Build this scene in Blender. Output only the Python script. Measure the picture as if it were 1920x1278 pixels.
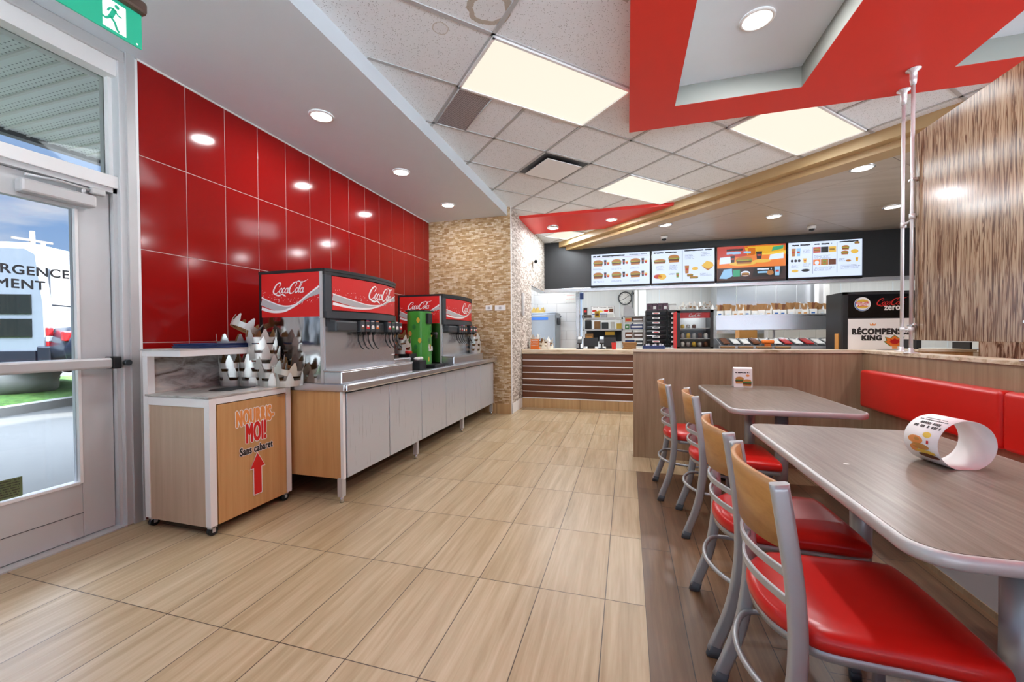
import bpy, bmesh, math, random
from mathutils import Vector, Matrix
random.seed(7)
S = bpy.context.scene
COL = S.collection
for o in list(bpy.data.objects): bpy.data.objects.remove(o)

# ---------------------------------------------------------------- camera
FPX, YAW, PIT, ROL, CH = 753.9, 0.2792, -0.0153, -0.00598, 1.2
_f = Vector((-math.sin(YAW)*math.cos(PIT), math.cos(YAW)*math.cos(PIT), math.sin(PIT)))
_r0 = Vector((math.cos(YAW), math.sin(YAW), 0)); _u0 = _r0.cross(_f)
_r = _r0*math.cos(ROL)+_u0*math.sin(ROL); _u = -_r0*math.sin(ROL)+_u0*math.cos(ROL)
cd = bpy.data.cameras.new('camera'); cam = bpy.data.objects.new('camera', cd); COL.objects.link(cam)
cd.sensor_width = 36; cd.lens = FPX/1920*36; cd.clip_start = 0.05; cd.clip_end = 300
cam.matrix_world = Matrix(((_r.x, _u.x, -_f.x, 0), (_r.y, _u.y, -_f.y, 0), (_r.z, _u.z, -_f.z, CH), (0, 0, 0, 1)))
S.camera = cam
def at(px, py, X=None, Y=None, Z=None):
    d = _r*((px-960)/FPX)-_u*((py-639)/FPX)+_f
    t = X/d.x if X is not None else Y/d.y if Y is not None else (Z-CH)/d.z
    return Vector((0, 0, CH))+d*t

# ---------------------------------------------------------------- view, world, sun
S.view_settings.view_transform = 'Standard'; S.view_settings.look = 'None'
S.view_settings.gamma = 1; S.view_settings.use_curve_mapping = False
S.view_settings.exposure = 1.42
S.cycles.use_denoising = True
S.cycles.max_bounces = 12; S.cycles.diffuse_bounces = 9; S.cycles.glossy_bounces = 4
S.cycles.transmission_bounces = 6; S.cycles.transparent_max_bounces = 8
S.cycles.sample_clamp_indirect = 6; S.cycles.caustics_reflective = False; S.cycles.caustics_refractive = False
W = bpy.data.worlds.new('sky'); S.world = W; W.use_nodes = True
def build_world():
    n, l = W.node_tree.nodes, W.node_tree.links
    n.clear()
    out = n.new('ShaderNodeOutputWorld'); bg = n.new('ShaderNodeBackground')
    tc = n.new('ShaderNodeTexCoord'); sep = n.new('ShaderNodeSeparateXYZ')
    l.new(tc.outputs['Generated'], sep.inputs[0])
    rp = n.new('ShaderNodeValToRGB'); l.new(sep.outputs['Z'], rp.inputs[0])
    e = rp.color_ramp.elements
    e[0].position = 0.0; e[0].color = (0.50, 0.66, 0.90, 1)
    e[1].position = 0.6; e[1].color = (0.55, 0.68, 0.9, 1)
    m = e.new(0.2); m.color = (0.28, 0.48, 0.86, 1)
    mp = n.new('ShaderNodeMapping'); mp.inputs['Scale'].default_value = (1.6, 1.6, 6)
    l.new(tc.outputs['Generated'], mp.inputs[0])
    ns = n.new('ShaderNodeTexNoise'); ns.inputs['Scale'].default_value = 2.2; ns.inputs['Detail'].default_value = 7
    l.new(mp.outputs[0], ns.inputs[0])
    cr = n.new('ShaderNodeValToRGB'); l.new(ns.outputs['Fac'], cr.inputs[0])
    cr.color_ramp.elements[0].position = 0.52; cr.color_ramp.elements[0].color = (0, 0, 0, 1)
    cr.color_ramp.elements[1].position = 0.72; cr.color_ramp.elements[1].color = (1, 1, 1, 1)
    mx = n.new('ShaderNodeMix'); mx.data_type = 'RGBA'
    l.new(cr.outputs[0], mx.inputs['Factor']); l.new(rp.outputs[0], mx.inputs[6]); mx.inputs[7].default_value = (0.95, 0.96, 1, 1)
    l.new(mx.outputs[2], bg.inputs[0])
    mr = n.new('ShaderNodeMapRange'); l.new(sep.outputs['Z'], mr.inputs[0]); mr.inputs[1].default_value = .42; mr.inputs[2].default_value = .75; mr.inputs[3].default_value = .34; mr.inputs[4].default_value = 10.0
    l.new(mr.outputs[0], bg.inputs[1])
    l.new(bg.outputs[0], out.inputs[0])
build_world()
sl = bpy.data.lights.new('sun', 'SUN'); sl.energy = 9.0; sl.angle = 0.05
so = bpy.data.objects.new('sun', sl); COL.objects.link(so); so.rotation_euler = Vector((-.62, -.40, -.64)).to_track_quat('-Z', 'Y').to_euler()

# ---------------------------------------------------------------- helpers
def c(h):
    h = h.lstrip('#'); v = [int(h[i:i+2], 16)/255 for i in (0, 2, 4)]
    return tuple((x/12.92 if x <= .04045 else ((x+.055)/1.055)**2.4) for x in v)+(1,)
MATS = {}
class NT:
    def __init__(s, name):
        s.m = bpy.data.materials.new(name); s.m.use_nodes = True
        s.n = s.m.node_tree.nodes; s.l = s.m.node_tree.links
        s.b = s.n['Principled BSDF']; MATS[name] = s.m
    def new(s, t, **k):
        x = s.n.new('ShaderNode'+t)
        for a, v in k.items(): setattr(x, a, v)
        return x
    def put(s, sock, v):
        if isinstance(v, bpy.types.NodeSocket): s.l.new(v, sock)
        elif v is not None: sock.default_value = v
    def pos(s, kind='world'):
        if kind == 'world': return s.new('NewGeometry').outputs['Position']
        return s.new('TexCoord').outputs['Object']
    def map(s, v, scale=(1, 1, 1), rot=(0, 0, 0), loc=(0, 0, 0)):
        x = s.new('Mapping'); s.put(x.inputs[0], v); x.inputs['Scale'].default_value = scale
        x.inputs['Rotation'].default_value = rot; x.inputs['Location'].default_value = loc; return x.outputs[0]
    def math(s, op, a, b=None, c_=None):
        x = s.new('Math', operation=op); s.put(x.inputs[0], a)
        if b is not None: s.put(x.inputs[1], b)
        if c_ is not None: s.put(x.inputs[2], c_)
        return x.outputs[0]
    def sep(s, v):
        x = s.new('SeparateXYZ'); s.put(x.inputs[0], v); return x.outputs
    def comb(s, x_, y_, z_):
        x = s.new('CombineXYZ'); s.put(x.inputs[0], x_); s.put(x.inputs[1], y_); s.put(x.inputs[2], z_); return x.outputs[0]
    def noise(s, v, scale, detail=3, rough=.5, out='Fac', dist=0):
        x = s.new('TexNoise'); s.put(x.inputs['Vector'], v); x.inputs['Scale'].default_value = scale
        x.inputs['Detail'].default_value = detail; x.inputs['Roughness'].default_value = rough; x.inputs['Distortion'].default_value = dist
        return x.outputs[out]
    def white(s, v):
        x = s.new('TexWhiteNoise', noise_dimensions='3D'); s.put(x.inputs['Vector'], v); return x.outputs['Value']
    def ramp(s, f, stops):
        x = s.new('ValToRGB'); s.put(x.inputs[0], f); e = x.color_ramp.elements
        while len(e) < len(stops): e.new(.5)
        for i, (p, col) in enumerate(stops): e[i].position = p; e[i].color = col
        return x.outputs[0]
    def mix(s, f, a, b, mode='MIX'):
        x = s.new('Mix', data_type='RGBA', blend_type=mode); s.put(x.inputs['Factor'], f); s.put(x.inputs[6], a); s.put(x.inputs[7], b)
        return x.outputs[2]
    def base(s, v): s.put(s.b.inputs['Base Color'], v)
    def set(s, **k):
        for a, v in k.items(): s.put(s.b.inputs[{'rough': 'Roughness', 'metal': 'Metallic', 'spec': 'Specular IOR Level', 'coat': 'Coat Weight', 'coatr': 'Coat Roughness', 'alpha': 'Alpha', 'trans': 'Transmission Weight', 'ior': 'IOR', 'es': 'Emission Strength', 'ec': 'Emission Color'}[a]], v)
    def bump(s, h, strength=.3, dist=.01):
        x = s.new('Bump'); s.put(x.inputs['Height'], h); x.inputs['Strength'].default_value = strength; x.inputs['Distance'].default_value = dist
        s.l.new(x.outputs[0], s.b.inputs['Normal'])
def flat(name, col, rough=.5, metal=0, var=.06, **k):
    t = NT(name); col = c(col) if isinstance(col, str) else col
    d = tuple(x*(1-var*2) for x in col[:3])+(1,)
    t.base(t.mix(t.noise(t.pos('obj'), 6, 3), col, d)); t.set(rough=rough, metal=metal, **k)
    return t.m
def glow(name, col, strength):
    t = NT(name); t.base((.0, .0, .0, 1)); t.set(ec=c(col) if isinstance(col, str) else col, es=strength, rough=.4); return t.m
def woodgrain(name, c1, c2, c3, axis='Z', rough=.4, sc=1.0, **k):
    t = NT(name); p = t.pos('world')
    st = {'X': (1.2, 26, 26), 'Y': (26, 1.2, 26), 'Z': (26, 26, 1.2)}[axis]
    v = t.map(p, tuple(a*sc for a in st))
    f = t.noise(v, 1, 5, .65, dist=.3)
    v2 = t.map(p, tuple(a*sc*.28 for a in st)); g = t.noise(v2, 1, 2)
    a = t.ramp(f, [(.3, c(c1)), (.5, c(c2)), (.72, c(c3))])
    t.base(t.mix(t.math('MULTIPLY', g, .5), a, c(c1))); t.set(rough=rough, **k); return t.m

# materials
flat('white_paint', '#d9d8d4', .5); flat('white_gloss', '#e6e5e2', .35); flat('coffer_shade', '#8f918b', .55, var=.02); flat('wall_far', '#6d6d6b', .8); flat('tbar', '#b4b5b6', .5, var=.02); flat('grey_paint', '#dae4eb', .55, var=.02)
flat('red_paint', '#de2c20', .45, var=.02); flat('bounce_tile', '#c9ccd0', .4, var=.02); flat('black', '#17181a', .45); flat('black_gloss', '#0e0f11', .15); flat('dark_grey', '#3a3f44', .45)
flat('alu', '#c6c6c6', .38, .3, var=.03); flat('door_alu', '#cbcdce', .4, .15, var=.03); flat('alu_white', '#ececeb', .4, 0, var=.02)
flat('foot_rubber', '#5a5f64', .6); flat('chrome', '#d5d5d5', .2, .85, var=.02); flat('pole_metal', '#dededf', .25, .35, var=.02); flat('chair_metal', '#b4b7b9', .32, .45, var=.05)
flat('red_vinyl', '#cc201a', .28, var=.05); flat('blue_plastic', '#23386b', .4); flat('fridge_grey', '#7f868c', .4, .2); flat('green_plastic', '#4a9c3c', .3); flat('kraft', '#9a7246', .7)
flat('paper', '#dfe0dc', .6, var=.03); flat('red_print', '#d21f1c', .5, var=.02); flat('white_print', '#f2efee', .5, var=.02); flat('grey_print', '#b9b7b8', .5)
flat('orange_print', '#ee9b54', .5); flat('dark_print', '#2b2322', .5); flat('green_print', '#2f7a3a', .5); flat('yellow_print', '#e7c24a', .5); flat('brown_print', '#6b3d1e', .5)
flat('tan_print', '#c98d45', .5); flat('blue_print', '#2a62a8', .5); flat('orange_vivid', '#e87722', .5)
flat('crown_silver', '#dcddd6', .28, .55, var=.08); flat('crown_kraft', '#8d6536', .7); flat('gold_card', '#cfae5a', .5)
flat('red_plastic', '#cf2320', .35); flat('grout_light', '#e0cfc8', .7); flat('asphalt', '#45433e', .9, var=.12); flat('apron', '#c9c7c0', .9, var=.05); flat('concrete', '#807d76', .9, var=.12)
flat('van_white', '#83868a', .35); flat('dark_glass', '#20221c', .08, var=.2); flat('car_dark', '#171b26', .25); flat('wood_band', '#a98a62', .5, var=.04)
flat('tail_red', '#b81e20', .3); flat('pole_wood', '#6f665c', .8); flat('foliage_far', '#6f7d55', .9, var=.2); flat('tan_paint', '#b5976b', .45, 0, var=.03)
flat('green_sign', '#1f9a7a', .4, var=.02, es=.25, ec=c('#1f9a7a')); flat('yellow_plastic', '#c9a11f', .4); flat('sign_white', '#eef4f0', .4, var=.01, es=.3, ec=c('#eef4f0'))
flat('purple_box', '#6b4a5e', .5, var=.3); flat('brown_bar', '#5a473c', .4)
glow('panel_light', '#f6eedc', .40); glow('spot_light', '#fffdf8', 2.4)
glow('screen_white', '#cfdcf6', 0.45); glow('screen_orange', '#e27a2a', 0.41); glow('screen_dark', '#3a1d18', 0.36); glow('screen_yellow', '#e9c23f', 0.42)
glow('s_bun', '#b8783a', 0.36); glow('s_green', '#7c9a3e', 0.36); glow('s_meat', '#6a3a22', 0.36); glow('s_cola', '#2a2630', 0.27); glow('s_ink', '#3c4252', 0.27); glow('s_fry', '#e0b64c', 0.41); glow('s_red', '#c23a28', 0.36); glow('s_black', '#141210', 0.14); glow('s_blue', '#8fc0e6', 0.41); glow('s_teal', '#2c9a72', 0.41)
glow('fridge_glow', '#e9f2f6', 0.36)
woodgrain('cab_wood', '#b98a55', '#c99b66', '#d4a977', 'Z', .35)
woodgrain('cab_wood_pale', '#b39a82', '#c0a890', '#cab39c', 'Z', .4)
woodgrain('part_wood', '#876e56', '#9d8468', '#b19a7f', 'Z', .4)
woodgrain('slat_wood', '#5a331c', '#6d4227', '#7a4e30', 'X', .4)
woodgrain('table_wood', '#675a4d', '#82766a', '#9a8f83', 'Y', .3, 2.2)
woodgrain('chair_ply', '#ab763d', '#bd8749', '#c99658', 'Y', .35, 1.5)
woodgrain('panel_tan', '#ad9f90', '#b8ab9d', '#c1b5a8', 'X', .38, .4)
t = NT('counter_lam'); p = t.pos(); f = t.noise(t.map(p, (1.5, 9, 14)), 1.6, 6, .6, dist=.8)
t.base(t.ramp(f, [(.32, c('#a08560')), (.5, c('#d3c1a6')), (.7, c('#e2d8c6'))])); t.set(rough=.35)
t = NT('marble'); p = t.pos(); f = t.noise(t.map(p, (3, 2.2, 7)), 1.7, 7, .62, dist=.9)
t.base(t.ramp(f, [(.34, c('#4e3f35')), (.42, c('#8d857e')), (.52, c('#b3b1ae')), (.62, c('#c6bfb6')), (.75, c('#dfd8cf'))])); t.set(rough=.3)
t = NT('steel'); p = t.pos('obj'); f = t.noise(t.map(p, (2, 2, 90)), 1.5, 4)
t.base((.60, .62, .65, 1)); t.set(metal=.85, rough=t.math('MULTIPLY_ADD', f, .03, .25))
t = NT('steel_matte'); p = t.pos('obj'); f = t.noise(t.map(p, (60, 60, 2)), 1.5, 4)
t.base((.54, .58, .63, 1)); t.set(metal=.3, rough=t.math('MULTIPLY_ADD', f, .1, .24)); t.bump(f, .04, .002)
t = NT('mirror_steel'); p = t.pos('obj'); f = t.noise(t.map(p, (5, 5, 2.5)), 1.2, 2)
t.base((.5, .49, .48, 1)); t.set(metal=1, rough=.1); t.bump(f, .25, .02)
# red wall tile
t = NT('red_tile'); p = t.pos(); n_ = t.noise(p, 1.1, 2)
t.base(t.mix(n_, c('#86100e'), c('#991513'))); t.set(rough=.1, spec=.28); t.bump(t.noise(p, 1.5, 1), .06, .02)
# split face stone mosaic, projected on the wall it covers
def stone(name, ax, cols, mortar):
    t = NT(name); p = t.pos(); s = t.sep(p)
    v = t.comb(s[ax], s[2], 0)
    wob = t.noise(t.map(p, (8, 8, 8)), 2.2, 2, out='Color')
    va = t.new('VectorMath', operation='SCALE'); t.put(va.inputs[0], wob); va.inputs['Scale'].default_value = .008
    vb = t.new('VectorMath', operation='ADD'); t.put(vb.inputs[0], v); t.put(vb.inputs[1], va.outputs[0])
    br = t.new('TexBrick', offset=.43, squash=.7, squash_frequency=3); t.put(br.inputs['Vector'], vb.outputs[0])
    br.inputs['Scale'].default_value = 1; br.inputs['Brick Width'].default_value = .075; br.inputs['Row Height'].default_value = .0215
    br.inputs['Mortar Size'].default_value = .0014; br.inputs['Mortar Smooth'].default_value = .3; br.inputs['Bias'].default_value = 0
    br.inputs['Color1'].default_value = (0, 0, 0, 1); br.inputs['Color2'].default_value = (1, 1, 1, 1); br.inputs['Mortar'].default_value = (.4, .4, .4, 1)
    g = t.math('ADD', br.outputs['Color'], t.math('MULTIPLY', t.math('SUBTRACT', t.noise(p, 26, 4), .5), .9))
    a = t.ramp(g, [(.0, c(cols[0])), (.35, c(cols[1])), (.65, c(cols[2])), (1, c(cols[3]))])
    t.base(t.mix(br.outputs['Fac'], a, c(mortar))); t.set(rough=.75)
    t.bump(t.math('SUBTRACT', t.math('ADD', g, t.noise(p, 60, 2)), t.math('MULTIPLY', br.outputs['Fac'], 1.5)), .5, .008)
stone('stone_front', 0, ['#a07d52', '#b8976c', '#cbb08a', '#dccaae'], '#8a6d49')
stone('stone_side', 1, ['#8b7f74', '#b3a89d', '#cdc4ba', '#e2dbd3'], '#9c9085')
# floor tile: light porcelain with wood grain, stacked grid
def planks(name, w, h, x0, y0, cols, grout, gw, stagger=0, rough=.3):
    t = NT(name); s = t.sep(t.pos())
    u = t.math('DIVIDE', t.math('SUBTRACT', s[0], x0), w); iu = t.math('FLOOR', u)
    v = t.math('DIVIDE', t.math('SUBTRACT', s[1], y0), h)
    if stagger: v = t.math('ADD', v, t.math('MULTIPLY', t.white(t.comb(iu, 3.3, 1.7)), 1.0))
    iv = t.math('FLOOR', v)
    rnd = t.white(t.comb(iu, iv, .5))
    fu = t.math('FRACT', u); fv = t.math('FRACT', v)
    du = t.math('MULTIPLY', t.math('MINIMUM', fu, t.math('SUBTRACT', 1, fu)), w)
    dv = t.math('MULTIPLY', t.math('MINIMUM', fv, t.math('SUBTRACT', 1, fv)), h)
    g = t.math('LESS_THAN', t.math('MINIMUM', du, dv), gw)
    vec = t.comb(t.math('ADD', s[0], t.math('MULTIPLY', rnd, 9)), t.math('MULTIPLY', s[1], .05), rnd)
    f = t.noise(vec, 26, 6, .62, dist=.35); f2 = t.noise(vec, 90, 3)
    gr = t.math('ADD', t.math('MULTIPLY', f, .8), t.math('MULTIPLY', f2, .2))
    a = t.ramp(gr, [(.33, c(cols[0])), (.5, c(cols[1])), (.68, c(cols[2]))])
    a = t.mix(t.math('MULTIPLY', rnd, .45), a, c(cols[3]), 'MULTIPLY')
    t.base(t.mix(g, a, c(grout))); t.set(rough=t.math('MULTIPLY_ADD', f, .12, rough))
    t.bump(t.math('SUBTRACT', t.math('MULTIPLY', f, .15), g), .25, .003)
planks('floor_tile', .3035, .604, -.098, 1.245, ['#a08a68', '#b29d7d', '#c3b093', '#e6d9c4'], '#4a3a2a', .0021)
planks('floor_dark', .152, .92, .075, 0, ['#664b35', '#785c43', '#8a6e54', '#a8947c'], '#2c2018', .0018, 1, .32)
planks('base_tile', .6, 9, -1.33, -2, ['#b08f62', '#c2a276', '#cdb085', '#f0dcc0'], '#4a3623', .002)
planks('frp_white', 5, 9, 0, 0, ['#cfd2d3', '#d4d7d8', '#d9dbdc', '#ffffff'], '#b0b4b6', .002, 0, .3)
t = NT('white_wall_tile'); s = t.sep(t.pos()); br = t.new('TexBrick', offset=.5); t.put(br.inputs['Vector'], t.comb(s[0], s[2], 0))
br.inputs['Scale'].default_value = 1; br.inputs['Brick Width'].default_value = .46; br.inputs['Row Height'].default_value = .215; br.inputs['Mortar Size'].default_value = .004
br.inputs['Color1'].default_value = c('#e2e4e5'); br.inputs['Color2'].default_value = c('#dcdedf'); br.inputs['Mortar'].default_value = c('#b4b6b8')
t.base(br.outputs['Color']); t.set(rough=.25)
# mineral fibre ceiling tile with pinholes and water stains
t = NT('ceiling_tile'); p = t.pos()
vo = t.new('TexVoronoi'); t.put(vo.inputs['Vector'], p); vo.inputs['Scale'].default_value = 85
dots = t.math('MULTIPLY', t.math('LESS_THAN', vo.outputs['Distance'], .24), t.math('GREATER_THAN', t.noise(p, 40, 2), .45))
a = t.mix(t.math('MULTIPLY', dots, .62), t.mix(t.noise(p, 120, 2), c('#eef2f6'), c('#e3e7ea')), c('#6f6e6c'))
s = t.sep(p)
def ring(a, cx, cy, r, wd, colr, amt):
    q = t.comb(t.math('SUBTRACT', s[0], cx), t.math('SUBTRACT', s[1], cy), 0)
    ln = t.new('VectorMath', operation='LENGTH'); t.put(ln.inputs[0], q)
    d = t.math('ADD', ln.outputs['Value'], t.math('MULTIPLY', t.math('SUBTRACT', t.noise(p, 14, 4), .5), r*.5))
    m = t.math('LESS_THAN', t.math('ABSOLUTE', t.math('SUBTRACT', d, r)), wd)
    m2 = t.math('MULTIPLY', t.math('LESS_THAN', d, r), .18)
    return t.mix(t.math('MULTIPLY', t.math('MAXIMUM', m, m2), amt), a, c(colr))
q0 = at(918, 16, Z=3.13); a = ring(a, q0.x, q0.y, .115, .017, '#9c8768', .7); a = ring(a, -.60, 2.23, .035, .005, '#8a7558', .6); a = ring(a, -1.13, 2.34, .05, .003, '#a08c70', .5)
t.base(a); t.set(rough=.85); t.bump(t.math('MULTIPLY', dots, -1), .35, .004)
# resin divider panel with vertical reeds
t = NT('reed_panel'); p = t.pos(); f = t.noise(t.map(p, (30, 70, 3.0)), 1, 3, .6, dist=1.6); f2 = t.noise(t.map(p, (20, 120, 1.5)), 1.1, 2)
f3 = t.math('ADD', t.math('MULTIPLY', f, .8), t.math('MULTIPLY', f2, .2))
t.base(t.ramp(f3, [(.42, c('#54331f')), (.47, c('#7d5c43')), (.51, c('#a08469')), (.62, c('#b8a084'))])); t.set(rough=.16, spec=.45)
# perforated metal grille and soffit
t = NT('grille'); p = t.map(t.pos(), (1, 1, 1), (0, 0, math.radians(45))); ck = t.new('TexChecker'); t.put(ck.inputs[0], p); ck.inputs['Scale'].default_value = 110
t.base(t.mix(ck.outputs['Fac'], c('#bdb8be'), c('#6f6970'))); t.set(rough=.45, metal=.4)
t = NT('soffit'); s = t.sep(t.pos()); fx = t.math('FRACT', t.math('MULTIPLY', s[0], 24)); fy = t.math('FRACT', t.math('MULTIPLY', s[1], 36))
dx = t.math('ABSOLUTE', t.math('SUBTRACT', fx, .5)); dy = t.math('ABSOLUTE', t.math('SUBTRACT', fy, .5))
band = t.math('GREATER_THAN', t.math('FRACT', t.math('MULTIPLY', s[1], 7.2)), .25)
d = t.math('MULTIPLY', t.math('LESS_THAN', t.math('MAXIMUM', dx, dy), .17), band)
t.base(t.mix(d, c('#dde1df'), c('#7c8182'))); t.set(rough=.5)
t = NT('grass'); p = t.pos(); t.base(t.ramp(t.noise(p, 9, 6, .7), [(.3, c('#28450f')), (.5, c('#40661b')), (.75, c('#627a33'))])); t.set(rough=.9); t.bump(t.noise(p, 60, 3), 1, .04)
t = NT('glass'); t.n.remove(t.b)
mo = t.n['Material Output']; g1 = t.new('BsdfTransparent'); g1.inputs[0].default_value = (.97, .98, .98, 1); g2 = t.new('BsdfGlossy'); g2.inputs['Roughness'].default_value = .02
fr = t.new('Fresnel'); fr.inputs[0].default_value = 1.35; ms = t.new('MixShader'); t.l.new(fr.outputs[0], ms.inputs[0]); t.l.new(g1.outputs[0], ms.inputs[1]); t.l.new(g2.outputs[0], ms.inputs[2]); t.l.new(ms.outputs[0], mo.inputs[0])
# ---------------------------------------------------------------- mesh builder
ORG = {}
class MB:
    def __init__(s, mat='white_paint'):
        s.v = []; s.f = []; s.m = []; s.mats = []; s.cur = mat; s.sm = []
    def mi(s, mat):
        mat = mat or s.cur
        if mat not in s.mats: s.mats.append(mat)
        return s.mats.index(mat)
    def add(s, vs, fs, mat=None, smooth=False):
        b = len(s.v); s.v += [Vector(x) for x in vs]; k = s.mi(mat)
        for f in fs: s.f.append([b+i for i in f]); s.m.append(k); s.sm.append(smooth)
    def bm(s, bm, mat=None, smooth=False):
        bm.verts.ensure_lookup_table(); s.add([v.co.copy() for v in bm.verts], [[v.index for v in f.verts] for f in bm.faces], mat, smooth); bm.free()
    def box(s, x0, x1, y0, y1, z0, z1, mat=None, bev=0, M=None):
        if bev > 0:
            b = bmesh.new(); bmesh.ops.create_cube(b, size=1)
            for v in b.verts: v.co = Vector(((x0+x1)/2+v.co.x*(x1-x0), (y0+y1)/2+v.co.y*(y1-y0), (z0+z1)/2+v.co.z*(z1-z0)))
            bmesh.ops.bevel(b, geom=b.edges[:], offset=bev, segments=2, affect='EDGES', profile=.5)
            if M: bmesh.ops.transform(b, matrix=M, verts=b.verts)
            b.verts.index_update(); s.bm(b, mat)
        else:
            vs = [Vector(q) for q in [(x0, y0, z0), (x1, y0, z0), (x1, y1, z0), (x0, y1, z0), (x0, y0, z1), (x1, y0, z1), (x1, y1, z1), (x0, y1, z1)]]
            if M: vs = [M @ v for v in vs]
            s.add(vs, [(0, 3, 2, 1), (4, 5, 6, 7), (0, 1, 5, 4), (1, 2, 6, 5), (2, 3, 7, 6), (3, 0, 4, 7)], mat)
        return s
    def tube(s, pts, r, mat=None, seg=10, cap=True, closed=False):
        pts = [Vector(p) for p in pts]; n = len(pts); rr = r if isinstance(r, (list, tuple)) else [r]*n
        rings = []; prev = None
        for i, p in enumerate(pts):
            if closed: d = pts[(i+1) % n]-pts[i-1]
            else: d = pts[min(i+1, n-1)]-pts[max(i-1, 0)]
            d.normalize()
            if prev is None:
                a = Vector((0, 0, 1)) if abs(d.z) < .9 else Vector((1, 0, 0)); x = d.cross(a).normalized()
            else: x = (prev-d*prev.dot(d)).normalized()
            prev = x; y = d.cross(x)
            rings.append([p+(x*math.cos(t)+y*math.sin(t))*rr[i] for t in [2*math.pi*k/seg for k in range(seg)]])
        vs = [q for g in rings for q in g]; fs = []
        for i in range(n if closed else n-1):
            j = (i+1) % n
            for k in range(seg): fs.append((i*seg+k, i*seg+(k+1) % seg, j*seg+(k+1) % seg, j*seg+k))
        s.add(vs, fs, mat, True)
        if cap and not closed: s.add(rings[0], [tuple(range(seg))[::-1]], mat); s.add(rings[-1], [tuple(range(seg))], mat)
        return s
    def cyl(s, p0, p1, r, mat=None, seg=20, r1=None): return s.tube([p0, p1], [r, r if r1 is None else r1], mat, seg)
    def lathe(s, prof, cx=0, cy=0, mat=None, seg=28, cap=True):
        vs = []; fs = []; n = len(prof)
        for (r, z) in prof: vs += [(cx+r*math.cos(2*math.pi*k/seg), cy+r*math.sin(2*math.pi*k/seg), z) for k in range(seg)]
        for i in range(n-1):
            for k in range(seg): fs.append((i*seg+k, i*seg+(k+1) % seg, (i+1)*seg+(k+1) % seg, (i+1)*seg+k))
        s.add(vs, fs, mat, True)
        if cap: s.add(vs[:seg], [tuple(range(seg))[::-1]], mat); s.add(vs[-seg:], [tuple(range(seg))], mat)
        return s
    def prism(s, poly, fn, t0, t1, mat=None, side=None):
        n = len(poly); a = [fn(x, y, t0) for x, y in poly]; b = [fn(x, y, t1) for x, y in poly]
        s.add(a+b, [tuple(range(n))[::-1], tuple(range(n, 2*n))], mat)
        s.add(a+b, [(i, (i+1) % n, n+(i+1) % n, n+i) for i in range(n)], side or mat); return s
    def quad(s, a, b, c_, d, mat=None): s.add([a, b, c_, d], [(0, 1, 2, 3)], mat); return s
    def build(s, name, parent=None, world=True, fix=True):
        me = bpy.data.meshes.new(name)
        if parent is not None:
            org = ORG.get(parent, Vector()) if world else Vector()
        else:
            if world:
                xs = [v.x for v in s.v]; ys = [v.y for v in s.v]; zs = [v.z for v in s.v]
                org = Vector(((min(xs)+max(xs))/2, (min(ys)+max(ys))/2, min(zs)))
            else: org = Vector()
        me.from_pydata([v-org for v in s.v], [], s.f)
        for m in s.mats: me.materials.append(MATS[m])
        me.polygons.foreach_set('material_index', s.m); me.polygons.foreach_set('use_smooth', s.sm)
        if fix:
            b = bmesh.new(); b.from_mesh(me); bmesh.ops.remove_doubles(b, verts=b.verts, dist=1e-5); bmesh.ops.recalc_face_normals(b, faces=b.faces); b.to_mesh(me); b.free()
        me.update()
        o = bpy.data.objects.new(name, me); COL.objects.link(o)
        if parent is not None: o.parent = parent; ORG[o] = org
        else: o.location = org; ORG[o] = org
        return o
def tag(o, label=None, cat=None, group=None, kind=None):
    if label: o['label'] = label
    if cat: o['category'] = cat
    if group: o['group'] = group
    if kind: o['kind'] = kind
    return o
def thing(name, label, cat, loc=(0, 0, 0), rz=0, group=None):
    o = bpy.data.objects.new(name, None); COL.objects.link(o); o.location = loc; o.rotation_euler.z = rz; o.empty_display_size = .1
    ORG[o] = Vector(loc); return tag(o, label, cat, group)
def solo(mb, name, label, cat, group=None): return tag(mb.build(name), label, cat, group)
def dup(root, loc, rz=None, label=None, group=None, cat=None):
    kids = {}
    for ch in bpy.data.objects:
        if ch.parent: kids.setdefault(ch.parent, []).append(ch)
    r = root.copy(); COL.objects.link(r); r.location = loc
    if rz is not None: r.rotation_euler.z = rz
    if label: r['label'] = label
    if group: r['group'] = group
    if cat: r['category'] = cat
    def rec(a, b):
        for ch in kids.get(a, []):
            d = ch.copy(); COL.objects.link(d); d.parent = b; rec(ch, d)
    rec(root, r); return r
def struct(mb, name, label=None): return tag(mb.build(name), label, kind='structure')
XZ = lambda Y: (lambda x, z, t: Vector((x, Y+t, z)))
XY = lambda x, y, t: Vector((x, y, t))
def rrect(x0, x1, y0, y1, r, seg=6):
    P = []
    for cx, cy, a0 in ((x1-r, y1-r, 0), (x0+r, y1-r, 90), (x0+r, y0+r, 180), (x1-r, y0+r, 270)):
        for k in range(seg+1):
            a = math.radians(a0+90*k/seg); P.append((cx+r*math.cos(a), cy+r*math.sin(a)))
    return P
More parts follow.
